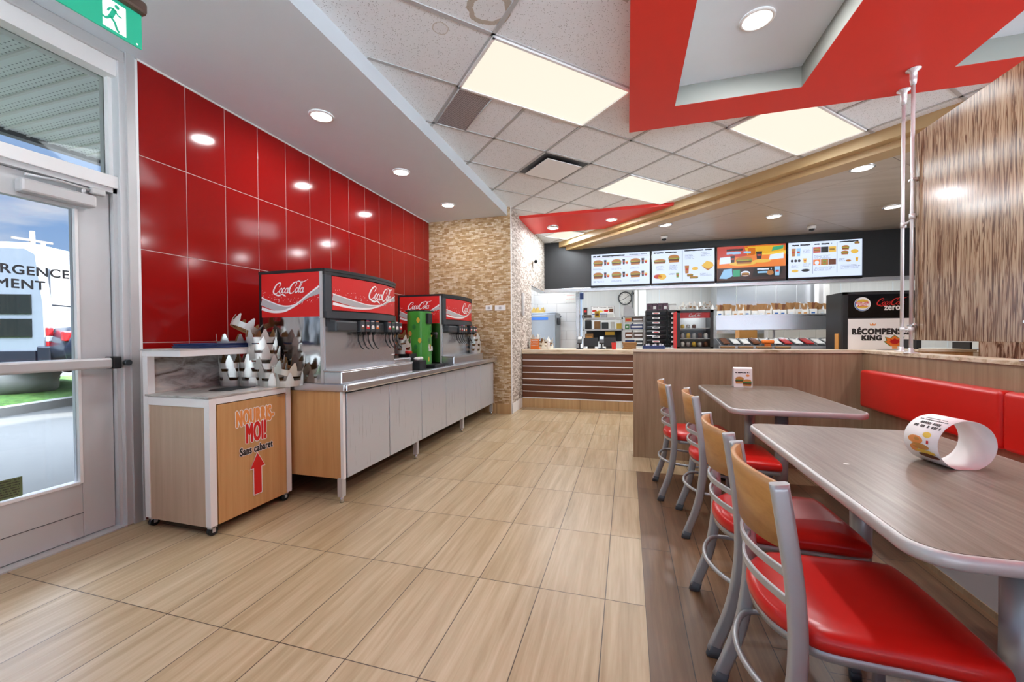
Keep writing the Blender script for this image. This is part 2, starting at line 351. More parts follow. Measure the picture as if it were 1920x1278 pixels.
# ---------------------------------------------------------------- printed graphics: flat shapes in (u,v), mapped on to a surface
def text2d(txt, size, bold=0, sx=1, shear=0, align='CENTER', sp=1):
    cu = bpy.data.curves.new('t', 'FONT'); cu.body = txt; cu.size = size; cu.offset = bold; cu.align_x = align; cu.align_y = 'CENTER'; cu.shear = shear; cu.space_character = sp
    cu.resolution_u = 4
    o = bpy.data.objects.new('t', cu); COL.objects.link(o); dg = bpy.context.evaluated_depsgraph_get(); me = bpy.data.meshes.new_from_object(o.evaluated_get(dg))
    vs = [(v.co.x*sx, v.co.y) for v in me.vertices]; fs = [list(p.vertices) for p in me.polygons]
    bpy.data.objects.remove(o); bpy.data.curves.remove(cu); bpy.data.meshes.remove(me); return vs, fs
def ribbon2d(pts, w, n=0):
    ww = w if isinstance(w, (list, tuple)) else None
    P = [Vector((a, b)) for a, b in pts]
    if n:  # Catmull-Rom smoothing
        Q = []; WW = []; L = len(P)
        for i in range(L-1):
            p0, p1, p2, p3 = P[max(i-1, 0)], P[i], P[i+1], P[min(i+2, L-1)]
            for k in range(n):
                t = k/n; Q.append(.5*((2*p1)+(p2-p0)*t+(2*p0-5*p1+4*p2-p3)*t*t+(3*p1-p0-3*p2+p3)*t**3))
                if ww: WW.append(ww[i]*(1-t)+ww[i+1]*t)
        Q.append(P[-1]);
        if ww: WW.append(ww[-1])
        P = Q; ww = WW if ww else None
    vs = []
    for i, p in enumerate(P):
        d = P[min(i+1, len(P)-1)]-P[max(i-1, 0)]
        if d.length < 1e-9: d = Vector((1, 0))
        d.normalize(); nn = Vector((-d.y, d.x)); h = (ww[i] if ww else w)/2
        vs += [tuple(p+nn*h), tuple(p-nn*h)]
    return vs, [(2*i, 2*i+1, 2*i+3, 2*i+2) for i in range(len(P)-1)]
def poly2d(pts): return list(pts), [list(range(len(pts)))]
def disc2d(cx, cy, rx, ry=None, n=16): ry = ry or rx; return poly2d([(cx+rx*math.cos(2*math.pi*k/n), cy+ry*math.sin(2*math.pi*k/n)) for k in range(n)])
def rect2d(x0, y0, x1, y1, nx=1): 
    vs = []
    for i in range(nx+1): x = x0+(x1-x0)*i/nx; vs += [(x, y0), (x, y1)]
    return vs, [(2*i, 2*i+2, 2*i+3, 2*i+1) for i in range(nx)]
def tf(g, sx=1, sy=None, dx=0, dy=0, shear=0):
    sy = sx if sy is None else sy
    return [((x+shear*y)*sx+dx, y*sy+dy) for x, y in g[0]], g[1]
class DEC:
    """layers of printed shapes; fn(u, v, lift) gives the point on the surface"""
    def __init__(s, fn, lift=.0008): s.fn = fn; s.mb = MB(); s.k = 0; s.lift = lift
    def put(s, g, mat, layer=None):
        L = s.lift*((s.k if layer is None else layer)+1); s.mb.add([s.fn(x, y, L) for x, y in g[0]], g[1], mat); return s
    def up(s): s.k += 1; return s
    def fat(s, g, mat, r, n=8):
        L = s.lift*(s.k+1)
        for i in range(n+1):
            a = 2*math.pi*i/n; q = 0 if i == n else r
            s.mb.add([s.fn(x+q*math.cos(a), y+q*math.sin(a), L+i*.00003) for x, y in g[0]], g[1], mat)
        return s
    def build(s, name='printed_graphics', parent=None): return s.mb.build(name, parent, fix=False)
def script_logo():
    """cursive white logo lettering, about 3.2 wide and 1 high"""
    out = []
    def R(p, w, n=6): out.append(ribbon2d(p, w, n))
    for dx in (0, 1.55):
        R([(dx+.62, .70), (dx+.66, .86), (dx+.52, .95), (dx+.30, .85), (dx+.12, .55), (dx+.10, .28), (dx+.24, .09), (dx+.46, .12), (dx+.62, .30)], [.05, .07, .08, .12, .15, .14, .10, .07, .04])
        R([(dx+.66, .86), (dx+.60, .70), (dx+.55, .62)], [.06, .07, .03])
    def o_(x): R([(x, .52), (x-.12, .40), (x-.13, .22), (x-.02, .12), (x+.10, .22), (x+.11, .40), (x, .52)], [.06, .09, .10, .07, .09, .08, .06])
    o_(.82); o_(2.36)
    R([(1.18, .42), (1.12, .52), (1.00, .42), (.98, .22), (1.08, .12), (1.22, .24)], [.05, .06, .09, .10, .07, .04])
    for x in (1.40, 2.86):
        o_(x-.02); R([(x+.11, .53), (x+.10, .30), (x+.13, .13), (x+.24, .22)], [.07, .08, .07, .03])
    R([(1.55, .42), (1.66, .44)], [.05, .04])
    R([(2.50, .22), (2.62, .55), (2.72, .88), (2.66, .98), (2.58, .80), (2.54, .40), (2.60, .14), (2.70, .22)], [.04, .06, .07, .06, .09, .10, .07, .03])
    R([(.24, .09), (.46, .0), (.75, -.05), (1.02, .02), (1.22, -.04), (1.45, -.14)], [.06, .10, .13, .07, .12, .02])
    R([(2.10, .95), (2.35, 1.02), (2.62, .92), (2.90, .98), (3.20, 1.12)], [.03, .07, .09, .06, .02])
    vs = []; fs = []
    for v, f in out:
        b = len(vs); vs += [(x+.32*y, y) for x, y in v]; fs += [[b+i for i in q] for q in f]
    return vs, fs
LOGO = script_logo()
def logo(dec, cx, cy, width, mat='white_print'):
    k = width/3.5; dec.put(tf(LOGO, k, k, cx-1.75*k, cy-.45*k), mat)
def wave(dec, x0, x1, yb, h):
    """white and silver wave across a red panel; yb bottom, h height"""
    W_ = x1-x0; P = lambda a: [(x0+W_*x, yb+h*y) for x, y in a]
    dec.put(ribbon2d(P([(0, .38), (.2, .24), (.42, .16), (.62, .26), (.8, .46), (1, .60)]), [h*.22, h*.2, h*.13, h*.045, h*.08, h*.16], 8), 'grey_print')
    dec.up(); dec.put(ribbon2d(P([(0, .48), (.2, .33), (.4, .23), (.6, .27), (.8, .50), (1, .72)]), [h*.03, h*.03, h*.03, h*.03, h*.04, h*.05], 8), 'white_print')
    dec.put(ribbon2d(P([(0, .18), (.2, .09), (.4, .10), (.55, .2), (.65, .27)]), [h*.09, h*.07, h*.06, h*.04, h*.01], 8), 'white_print')
    rr = random.Random(3)
    for i in range(60):
        u = rr.random(); y = .5-.25*math.sin(u*2.4)+rr.random()*.2
        dec.put(disc2d(x0+W_*u, yb+h*y, h*.006*(1+rr.random()), n=6), 'white_print')
def pseudo(dec, x0, x1, y, h, mat, rng, heavy=.55):
    """illegible small print: a row of letter-sized marks"""
    x = x0
    while x < x1:
        w = h*(.35+.4*rng.random())
        if rng.random() > .14: dec.put(rect2d(x, y-h*.5*(.6+.4*rng.random()), min(x+w*heavy*1.4, x1), y+h*.5*(.7+.3*rng.random())), mat)
        x += w
# ---------------------------------------------------------------- the setting
ZC = 3.13; SX = -1.686; SY = 5.844; RW = -3.047; BY = 8.4; KY = 11.2
F = MB(); F.box(-3.13, 9, -4, 13, -.1, -.0, 'floor_tile')
F.box(-3.0, 6.9, -3.5, -.9, -.001, .001, 'bounce_tile'); F.box(2.3, 6.9, -.9, 4.6, -.001, .001, 'bounce_tile')  # unseen pale floor areas, added to bounce neutral light upward
F.box(.075, 1.93, -.9, 3.665, -.001, .0015, 'floor_dark')
struct(F, 'floor', 'light wood look tile floor with dark plank area under the tables')
# walls
m = MB(); m.box(-3.3, RW-.0025, 1.86, SY, 0, 3.1, 'grout_light')
y = 1.861; zs = [0, .555, 1.163, 1.773, 2.383, 2.990]
while y < SY-.01:
    y1 = min(y+.2935, SY)
    for a, b in zip(zs, zs[1:]): m.box(RW-.012, RW, y+.0024, y1-.0024, a+.0024, b-.0024, 'red_tile', .0012)
    y = y1
m.box(RW-.013, RW+.004, 1.846, 1.860, 0, 2.99, 'alu_white'); m.box(RW-.013, RW+.004, 1.86, SY, 2.99, 3.0, 'alu_white')
struct(m, 'wall_left', 'glossy red tiled wall with thin pale joints')
m = MB(); m.box(-3.3, SX, SY, SY+.1, .15, ZC+.02, 'stone_front')
m.box(-3.3, SX, SY-.004, SY+.1, 0, .15, 'base_tile')
struct(m, 'wall_back', 'tan split face stone mosaic wall behind the drink counter')
m = MB(); m.box(SX-.12, SX+.0005, SY+.0005, 7.18, 0, ZC+.02, 'stone_side'); m.box(SX-.12, SX+.0005, 7.18, BY, 2.1, ZC+.02, 'stone_side'); m.box(SX-.12, SX+.0005, 7.18, BY, 0, .95, 'stone_side')
m.box(SX-.125, SX+.003, 7.175, BY, 2.085, 2.1, 'steel'); m.box(SX-.004, SX+.006, SY-.006, SY+.02, 0, ZC, 'alu_white')
m.box(SX, SX+.006, SY, 6.47, 0, .15, 'alu_white')
struct(m, 'wall_side', 'pale grey stone mosaic side wall beside the order counter')
# header wall with menu boards and kitchen shell
m = MB(); m.box(SX, 7, BY, BY+.12, 2.16, ZC+.02, 'black'); struct(m, 'wall_front', 'black header wall carrying the menu boards')
m = MB(); m.box(SX-.12, 7, BY-.02, BY+.14, 2.085, 2.16, 'steel', .004); struct(m, 'trim_1', 'brushed steel strip under the black header wall')
m = MB(); m.box(-4, -1.14, 9.5, 9.6, 0, 2.7, 'white_wall_tile'); m.box(-2.25, -2.15, 8.52, 9.5, 0, 2.7, 'white_wall_tile')
struct(m, 'wall_kitchen', 'white tiled kitchen wall behind the steel fridge')
m = MB(); m.box(-1.145, -1.07, 9.42, 9.62, 0, 2.7, 'steel'); struct(m, 'trim_2', 'steel corner post at the end of the white tiled kitchen wall')
m = MB(); m.box(-1.2, 7.2, KY, KY+.1, 0, 2.7, 'frp_white')
for k in range(9): m.box(-1.2+k*1.0, -1.18+k*1.0, KY-.006, KY, 0, 2.7, 'grey_paint')
struct(m, 'wall_kitchen', 'white panelled wall at the back of the kitchen')
m = MB(); m.box(-2.3, 7.2, BY+.12, KY+.1, 2.7, 2.75, 'white_paint'); struct(m, 'ceiling', 'white kitchen ceiling')
m = MB(); m.box(7, 7.1, -3.6, KY, 0, .35, 'white_paint'); m.box(7, 7.1, -3.6, KY, 2.95, 3.2, 'white_paint'); m.box(7, 7.1, 4.5, KY, .35, 2.95, 'white_paint')
for y in (-3.6, -1.6, .4, 2.4): m.box(7, 7.1, y, y+.12, .35, 2.95, 'white_paint')
struct(m, 'wall_right', 'white wall with tall windows added for daylight beyond the dining area')
m = MB(); m.box(7.04, 7.05, -3.5, 4.5, .35, 2.95, 'glass'); struct(m, 'window_added_4', 'clear glass of the added right hand windows, out of view')  # unseen tall glazing on the right, added as a daylight source
# unseen wall behind the camera, tall windows added to let daylight in
m = MB()
for a in (-3.2, -1.5, .3, 2.1, 3.9, 5.7, 6.9): m.box(a, a+.1, -3.6, -3.5, 0, 3.1, 'white_paint')
m.box(-3.2, 7, -3.6, -3.5, 0, .2, 'white_paint'); m.box(-3.2, 7, -3.6, -3.5, 2.95, 3.1, 'white_paint')
struct(m, 'wall_rear', 'white framed wall of tall windows added for daylight behind the viewer')
m = MB(); m.box(-3.1, 6.9, -3.56, -3.55, .2, 2.95, 'glass'); struct(m, 'window_added_2', 'clear glass of the added windows behind the viewer')
m = MB(); m.box(-3.3, 7.0, -25, -3.62, -.2, -.05, 'apron'); m.box(7.12, 25, -25, 20, -.2, -.05, 'apron'); struct(m, 'ground', 'unseen pale apron added for bounce light outside the rear windows')  # ground out of view, added to bounce light in through the windows
# ceilings
U = lambda u, v, z=0: Vector(((u-v)/2**.5, (u+v)/2**.5, z))
m = MB()
m.box(-1.74, 7, 3.88, BY, ZC, ZC+.1, 'ceiling_tile'); m.box(-1.74, .02, -3.6, 3.88, ZC, ZC+.1, 'ceiling_tile')
struct(m, 'ceiling', 'white speckled tile ceiling with brown water stains')
def clipline(p, d, ok, lo=-12, hi=12):
    run = None; out = []; N = 1200
    for i in range(N+1):
        q = p+d*(lo+(hi-lo)*i/N)
        if ok(q):
            if run is None: run = [q, q]
            run[1] = q
        elif run: out.append(run); run = None
    if run: out.append(run)
    return out
okc = lambda q: (-1.74 < q.x < 6.5 and -3 < q.y < BY and (q.x+q.y)/2**.5 < 4.96 and not (q.x > .02 and q.y < 3.88) and not (q.x > -1.7 and 6.35 < q.y < 7.39))
m = MB('tbar')
d1 = Vector((1, -1, 0)).normalized(); d2 = Vector((1, 1, 0)).normalized()
def bar(a, b, w=.0135):
    d = (b-a).normalized(); n = Vector((-d.y, d.x, 0))*w
    m.add([a-n, a+n, b+n, b-n]+[q+Vector((0, 0, .012)) for q in (a-n, a+n, b+n, b-n)], [(0, 1, 2, 3), (4, 5, 6, 7), (0, 1, 5, 4), (2, 3, 7, 6), (1, 2, 6, 5), (3, 0, 4, 7)])
US = [3.0+.61*k for k in range(-9, 4)]; VS = [2.945+.61*k for k in range(-9, 9)]
for u in US:
    if abs(u-.56) < .02 or abs(u+.05) < .02: continue
    for a, b in clipline(U(u, 2.6, ZC-.006), d1, (lambda q: okc(q) and (q.y-q.x)/2**.5 > 2.945) if abs(u-1.78) < .02 else okc): bar(a, b)
for v in VS:
    for a, b in clipline(U(2.6, v, ZC-.006), d2, okc): bar(a, b)
struct(m, 'trim_3', 'white metal grid of the tile ceiling, set diagonally')
m = MB(); m.box(-3.3, -1.74, -3.6, SY, 3.0, ZC+.08, 'grey_paint', 0); struct(m, 'ceiling', 'lowered grey ceiling above the drink counter')
m = MB('red_paint'); z0, z1 = 3.05, 3.2
x0, x1, cy = .02, 5.2, 3.88
for a in ((x0, .375, -3.6, cy), (.375, 1.265, 3.54, cy), (1.265, 2.2, -3.6, cy), (2.2, 3.1, 3.58, cy), (3.1, 7, -3.6, cy), (.375, 1.265, -3.6, 1.5), (2.2, 3.1, -3.6, 1.5)): m.box(a[0], a[1], a[2], a[3], z0, z1)
struct(m, 'ceiling', 'lowered bright red ceiling with two recessed bays')
for k, (a, b, e) in enumerate(((.375, 1.265, 3.54), (2.2, 3.1, 3.58))):
    m = MB('coffer_shade'); zt = 3.205; g = .001  # recess sides in a darker copy of the grey, shade put into the colour
    m.box(a, b, 1.5, e, zt, zt+.02, 'grey_paint'); m.box(a, a+g, 1.5, e, z0+.001, zt); m.box(b-g, b, 1.5, e, z0+.001, zt); m.box(a, b, e-g, e, z0+.001, zt); m.box(a, b, 1.5, 1.5+g, z0+.001, zt)
    struct(m, 'trim_%d' % (4+k), 'grey lining of the %s recess in the red ceiling' % ('larger' if k == 0 else 'right hand'))
m = MB('red_paint'); m.prism([(SX, 6.35), (.66, 6.35), (-.38, 7.39), (SX, 7.39)], XY, 3.085, ZC)
struct(m, 'ceiling', 'narrow red ceiling band near the order counter')
m = MB('tan_paint')
def fas(u0, u1, za, zb, mat=None):
    ln = []
    a0 = clipline(U(u0, 2.6, 0), d1, lambda q: q.y < BY and q.x < 6.9); a1 = clipline(U(u1, 2.6, 0), d1, lambda q: q.y < BY and q.x < 6.9)
    p = [a0[0][0], a0[0][1], a1[0][1], a1[0][0]]
    m.add([Vector((q.x, q.y, za)) for q in p]+[Vector((q.x, q.y, zb)) for q in p], [(0, 1, 2, 3), (4, 5, 6, 7), (0, 1, 5, 4), (1, 2, 6, 5), (2, 3, 7, 6), (3, 0, 4, 7)], mat)
fas(4.96, 5.10, 3.02, ZC+.02); fas(5.07, 5.30, 2.955, 3.06)
struct(m, 'trim_6', 'tan stepped band edging the brown panel ceiling')
m = MB('panel_tan'); zp = 2.965
sg = 1.22; us = [5.28, 5.70, 7.18, 8.66, 10.2, 12]; vs_ = [3.19-1.49*k for k in range(-3, 6)][::1]; vs_.sort()
for i in range(len(us)-1):
    for j in range(len(vs_)-1):
        g = .003; q = [U(us[i]+g, vs_[j]+g), U(us[i+1]-g, vs_[j]+g), U(us[i+1]-g, vs_[j+1]-g), U(us[i]+g, vs_[j+1]-g)]
        b = bmesh.new(); b.faces.new([b.verts.new((p.x, p.y, zp)) for p in q])
        for pl, no in (((0, BY, 0), (0, 1, 0)), ((6.95, 0, 0), (1, 0, 0)), ((0, -2, 0), (0, -1, 0))):
            bmesh.ops.bisect_plane(b, geom=b.verts[:]+b.edges[:]+b.faces[:], plane_co=pl, plane_no=no, clear_outer=True)
        if b.faces:
            r_ = bmesh.ops.extrude_face_region(b, geom=b.faces[:]); bmesh.ops.translate(b, verts=[e for e in r_['geom'] if isinstance(e, bmesh.types.BMVert)], vec=(0, 0, .012)); b.verts.index_update(); m.bm(b)
        else: b.free()
m.prism([(5.28/.7071-BY, BY), (6.99, BY), (6.99, 5.28/.7071-6.99)], XY, zp+.013, zp+.03, 'black')
struct(m, 'ceiling', 'brown wood panel ceiling with dark joints over the order area')
# ---------------------------------------------------------------- door wall (X = -3.12)
DX = -3.12
m = MB(); m.box(-3.3, DX-.02, -3.6, -2.6, 0, 3.1, 'white_paint'); m.box(-3.3, DX-.02, -2.6, .72, 0, .2, 'white_paint'); m.box(-3.3, DX-.02, -2.6, .72, 2.9, 3.1, 'white_paint'); m.box(-3.3, DX-.02, .5, .72, 0, 3.1, 'white_paint')
struct(m, 'wall_door', 'white wall around the entrance door')
m = MB(); m.box(-3.2, -3.19, -2.6, .5, .2, 2.9, 'glass'); struct(m, 'window_added_3', 'clear side window added for daylight, next to the entrance')  # out of view, added as a further daylight opening
m = MB('door_alu')
m.box(-3.22, -3.06, 1.765, 1.85, 0, 3.0, None, .004); m.box(-3.20, -3.09, 1.745, 1.766, 0, 2.13); m.box(-3.22, -3.06, .66, .745, 0, 3.0); m.box(-3.22, -3.075, .745, 1.765, 2.13, 2.205, 'alu_white', .003)
m.box(-3.20, -3.09, .745, 1.765, 2.10, 2.13); m.box(-3.22, -3.075, .745, 1.765, 2.83, 3.0, 'alu_white'); m.box(-3.2, -3.12, 1.745, 1.765, 2.205, 2.83, 'alu_white'); m.box(-3.06, -3.045, 1.80, 1.846, 0, 3.0, 'alu'); m.box(-3.075, -3.055, .745, 1.80, 2.93, 3.0, 'alu', .006)
m.box(-3.25, -3.05, .745, 1.765, -.01, .008, 'alu')
struct(m, 'trim_7', 'brushed aluminium door frame with white transom bar')
m = MB(); m.box(-3.165, -3.155, .745, 1.745, 2.205, 2.83, 'glass'); struct(m, 'window_1', 'clear transom glass above the door')
dr = thing("door_1", "pale aluminium glazed exit door", None, (DX-.02, 1.25, 0)); dr["kind"] = "structure"
m = MB('door_alu'); m.box(-3.165, -3.12, 1.585, 1.740, .012, 2.095, None, .004); m.box(-3.165, -3.12, .75, .91, .012, 2.095); m.box(-3.165, -3.12, .91, 1.585, .012, .335, None, .003); m.box(-3.165, -3.12, .91, 1.585, 1.955, 2.095)
m.box(-3.123, -3.1185, .91, 1.585, .155, .158, 'dark_grey'); m.box(-3.17, -3.115, 1.572, 1.586, .335, 1.955, 'alu_white'); m.box(-3.17, -3.115, .91, 1.572, .33, .345, 'alu_white')
m.build('door_leaf', dr)
m = MB(); m.box(-3.147, -3.14, .91, 1.575, .34, 1.957, 'glass'); m.build('door_glass', dr)
m = MB(); m.box(-3.09, -3.04, .82, 1.70, 1.01, 1.075, 'alu', .012); m.box(-3.12, -3.04, 1.70, 1.745, 1.005, 1.08, 'black', .006); m.cyl((-3.05, 1.77, 1.04), (-3.02, 1.77, 1.04), .018, 'dark_grey'); m.build('push_bar', dr)
m = MB(); m.box(-3.118, -3.05, 1.33, 1.645, 1.972, 2.045, 'alu', .012); m.tube([(-3.09, 1.36, 2.075), (-3.085, 1.5, 2.085), (-3.09, 1.66, 2.08)], .008, 'alu'); m.box(-3.10, -3.07, 1.63, 1.70, 2.06, 2.1, 'alu', .008); m.tube([(-3.09, 1.60, 2.04), (-3.09, 1.60, 2.082)], .01, 'alu'); m.build('door_closer', dr)
d = DEC(lambda u, v, t: Vector((-3.1385+t*.2, u, v)), .0006)
d.fat(tf(text2d("SORTIE D'URGENCE", 1, 0, 1.0, align='RIGHT', sp=1.08), .068, .068, 1.555, 1.563), 'dark_grey', .0018)
d.fat(tf(text2d("SEULEMENT", 1, 0, 1.0, align='RIGHT', sp=1.08), .068, .068, 1.452, 1.487), 'dark_grey', .0018)
lt = d.build('lettering', dr)
d = DEC(lambda u, v, t: Vector((-3.138+t*.2, u, v))); d.put(rect2d(1.12, .35, 1.345, .455), 'foliage_far')
rg = random.Random(2)
for k in range(7): pseudo(d.up() if k == 0 else d, 1.135, 1.335, .365+k*.013, .007, 'dark_print', rg)
d.build('notice_sticker', dr)
# ---------------------------------------------------------------- outside
m = MB(); m.box(-60, -3.3, -25, 60, -.2, -.05, 'asphalt'); struct(m, 'ground', 'grey asphalt driveway outside the door')
P0, P1 = at(0, 782, Z=-.05), at(150, 757, Z=-.05)
dd = (P1-P0).normalized(); nn = Vector((dd.y, -dd.x, 0));
if nn.x > 0: nn = -nn
def strip(mb, off0, off1, za, zb, mat, L0=-8, L1=25, z_lo=-.2):
    a = P0+dd*L0; b = P0+dd*L1
    q = [a+nn*off0, b+nn*off0, b+nn*off1, a+nn*off1]; zz = [za, za, zb, zb]
    mb.add([Vector((p.x, p.y, z_lo)) for p in q]+[Vector((p.x, p.y, z)) for p, z in zip(q, zz)], [(0, 1, 2, 3), (4, 5, 6, 7), (0, 1, 5, 4), (1, 2, 6, 5), (2, 3, 7, 6), (3, 0, 4, 7)], mat)
m = MB(); strip(m, 0, .16, .09, .1, 'concrete'); struct(m, 'trim_8', 'concrete kerb between driveway and lawn')
m = MB(); strip(m, .16, 1.9, .1, .33, 'grass'); tag(m.build('lawn'), 'strip of short green grass behind the kerb outside', 'grass', kind='stuff')
m = MB(); strip(m, 1.9, 40, .33, .45, 'asphalt', -20, 45); struct(m, 'ground', 'upper parking area beyond the lawn outside')
m = MB(); g = P0+dd*1.15+nn*1.1
b = bmesh.new(); bmesh.ops.create_icosphere(b, subdivisions=3, radius=1)
for v in b.verts:
    q = v.co; k = 1/max(abs(q.x), abs(q.y), abs(q.z)); q2 = q*(.55+.45*k); rr = 1+.05*math.sin(9*q.x+3*q.z)+.04*math.sin(13*q.y)
    v.co = Vector((g.x+q2.x*.4*rr, g.y+q2.y*.6*rr, .42+q2.z*.3*rr))
m.bm(b, 'concrete', True); solo(m, 'concrete_block', 'rough grey concrete block sitting on the grass', 'block')
# porch soffit
m = MB(); m.box(-5.25, -3.3, -6, 6.2, 3.04, 3.12, 'soffit')
for k in range(88): m.box(-5.25, -3.3, -6+k*.1389-.006, -6+k*.1389+.012, 3.028, 3.042, 'white_paint')
m.box(-5.33, -5.25, -6, 6.2, 3.0, 3.3, 'dark_grey'); struct(m, 'ceiling', 'perforated white metal porch soffit outside')
m = MB(); m.box(-4.75, -4.5, 1.55, 1.8, 3.01, 3.03, 'alu'); m.box(-4.72, -4.53, 1.58, 1.77, 3.006, 3.012, 'dark_grey'); solo(m, 'soffit_light', 'small square lamp set in the porch soffit outside', 'light')
m = MB(); m.box(-3.31, -3.3, 1.86, SY+.4, 0, 3.6, 'white_paint'); struct(m, 'wall_outside', 'white outer wall of the building')
def van(corner, ang, label):
    a = math.radians(ang); rt = thing('van', label, 'vehicle', (corner.x, corner.y, .45), a, 'white vans parked outside')
    rt.scale = (1, -1, 1)
    # local: x to the front along the side, y across to the far side; corner nearest the viewer at the origin
    prof = [(0, .35), (-.02, .5), (0, 1.35), (.10, 2.35), (.25, 2.45), (3.6, 2.45), (4.2, 2.2), (4.75, 1.35), (5.4, 1.1), (5.5, .35)]
    m = MB('van_white'); 
    secs = [(0.0, .94), (.08, 1), (1.82, 1), (1.9, .94)]
    vs = []; n = len(prof)
    for y_, k in secs:
        for (x_, z_) in prof: vs.append((x_, y_, .35+(z_-.35)*(k if z_ > 2 else 1)))
    fs = [tuple(range(n)), tuple(range(3*n, 4*n))]
    for s_ in range(3):
        for i in range(n): fs.append((s_*n+i, s_*n+(i+1) % n, (s_+1)*n+(i+1) % n, (s_+1)*n+i))
    m.add(vs, fs); m.build('body', rt, world=False)
    m = MB('dark_glass'); m.box(.16, 2.6, -.02, .01, 1.17, 1.52, None, .008); m.box(.16, 2.6, -.02, .01, .76, 1.09, None, .008); m.build('side_window', rt, world=False)
    m = MB('grey_print'); m.box(-.03, .02, .18, .9, 1.35, 2.05, None, .008); m.box(-.03, .02, 1.0, 1.72, 1.35, 2.05, None, .008); m.build('rear_window', rt, world=False)
    m = MB('dark_grey'); m.box(-.012, -.006, .945, .955, .5, 2.3); m.box(-.05, -.01, .85, .92, 1.0, 1.06, 'black'); m.build('rear_door_seam', rt, world=False)
    for y_ in (.03, 1.78):
        m = MB(); m.box(-.06, .05, y_, y_+.10, .78, .93, 'tail_red', .015); m.box(-.06, .05, y_, y_+.10, .68, .78, 'paper', .01); m.box(-.06, .05, y_, y_+.10, .56, .68, 'tail_red', .015); m.build('tail_light', rt, world=False)
    m = MB('car_dark'); m.box(-.12, .1, -.02, 1.92, .32, .6, None, .03); m.box(.1, 5.4, -.03, .02, .3, .52, None, .01); m.build('bumper', rt, world=False)
    for x_ in (.9, 4.5):
        for y_ in (.0, 1.7): m = MB('black'); m.cyl((x_, y_, .33), (x_, y_+.2, .33), .33, None, 24); m.cyl((x_, y_-.01, .33), (x_, y_+.21, .33), .18, 'alu', 20); m.build('wheel', rt, world=False)
    return rt
def along(px, dist):
    q = at(px, 640, Z=5); k = Vector((q.x, q.y, 0)).normalized()
    q = at(px, 500, X=-10); k = Vector((q.x, q.y, 0)).normalized(); return k*dist
v1 = van(along(78, 11.0), 207, 'white van seen through the door glass, nearest the left edge')
v2 = van(along(128, 15.5), 207, 'white van parked behind the first one, right edge of the door glass')
def car():
    q = along(127, 9.6); rt = thing('car', 'dark blue car parked beside the vans outside', 'vehicle', (q.x, q.y, .42), math.radians(72))
    prof = [(0, .3), (-.05, .6), (.05, .95), (.5, 1.02), (1.0, 1.42), (2.4, 1.45), (3.2, 1.0), (4.2, .85), (4.3, .3)]; n = len(prof)
    m = MB('car_dark'); vs = []
    for y_, k in ((0, .9), (.12, 1), (1.6, 1), (1.72, .9)):
        vs += [(x_, y_, z_*k) for x_, z_ in prof]
    fs = [tuple(range(n)), tuple(range(3*n, 4*n))]
    for s_ in range(3):
        for i in range(n): fs.append((s_*n+i, s_*n+(i+1) % n, (s_+1)*n+(i+1) % n, (s_+1)*n+i))
    m.add(vs, fs, None, True); m.build('body', rt, world=False)
    for y_ in (.04, 1.5): m = MB('tail_red'); m.box(-.06, .12, y_, y_+.2, .72, .88, None, .02); m.build('tail_light', rt, world=False)
    for x_ in (.8, 3.4):
        for y_ in (-.01, 1.55): m = MB('black'); m.cyl((x_, y_, .3), (x_, y_+.18, .3), .3, None, 20); m.build('wheel', rt, world=False)
car()
for px, dist, h, lb in ((62, 30, 6.3, 'tall wooden utility pole outside, left of two'), (82, 34, 6.4, 'tall utility pole with a lamp arm outside'), (100, 40, 5.4, 'thin far utility pole outside, right one')):
    q = along(px, dist); m = MB('pole_wood'); m.cyl((q.x, q.y, .3), (q.x, q.y, h), .13 if px < 90 else .06, None, 10, .09)
    m.box(q.x-.05, q.x+.05, q.y-.7, q.y+.7, h-.5, h-.4)
    solo(m, 'utility_pole', lb, 'pole')
for k, (z0_, z1_) in enumerate(((4.9, 4.2), (4.4, 3.9))):
    a, b_ = along(40, 32), along(150, 36); m = MB('pole_wood'); m.tube([(a.x, a.y, z0_), ((a.x+b_.x)/2, (a.y+b_.y)/2, (z0_+z1_)/2-.25), (b_.x, b_.y, z1_)], .02, None, 5); solo(m, 'power_line', ['upper', 'lower'][k]+' of two sagging power lines outside', 'cable', None)
rg = random.Random(11)
for k in range(7):
    q = along(-40+k*9, 52+k*14); m = MB('foliage_far')
    for j in range(6):
        b = bmesh.new(); bmesh.ops.create_icosphere(b, subdivisions=2, radius=1); s_ = 1+rg.random()*.6
        for v in b.verts: v.co = Vector((q.x+rg.random()*.25+v.co.x*s_*1.4, q.y+(j-2.5)*1.0+v.co.y*s_*1.3, 1.2+rg.random()*.2+v.co.z*s_*.95))
        m.bm(b, None, True)
    tag(m.build('tree_row'), 'clump of far green trees on the horizon outside', 'tree', 'far trees outside')
m = MB('wall_far'); q = along(20, 34); m.box(q.x-3, q.x+3, q.y-12, q.y+1, .3, 3.2); m.box(q.x-3.1, q.x+3.1, q.y-12.1, q.y+1.1, 3.2, 3.5, 'grey_paint'); solo(m, 'distant_building', 'low pale building far beyond the parking area', 'building')

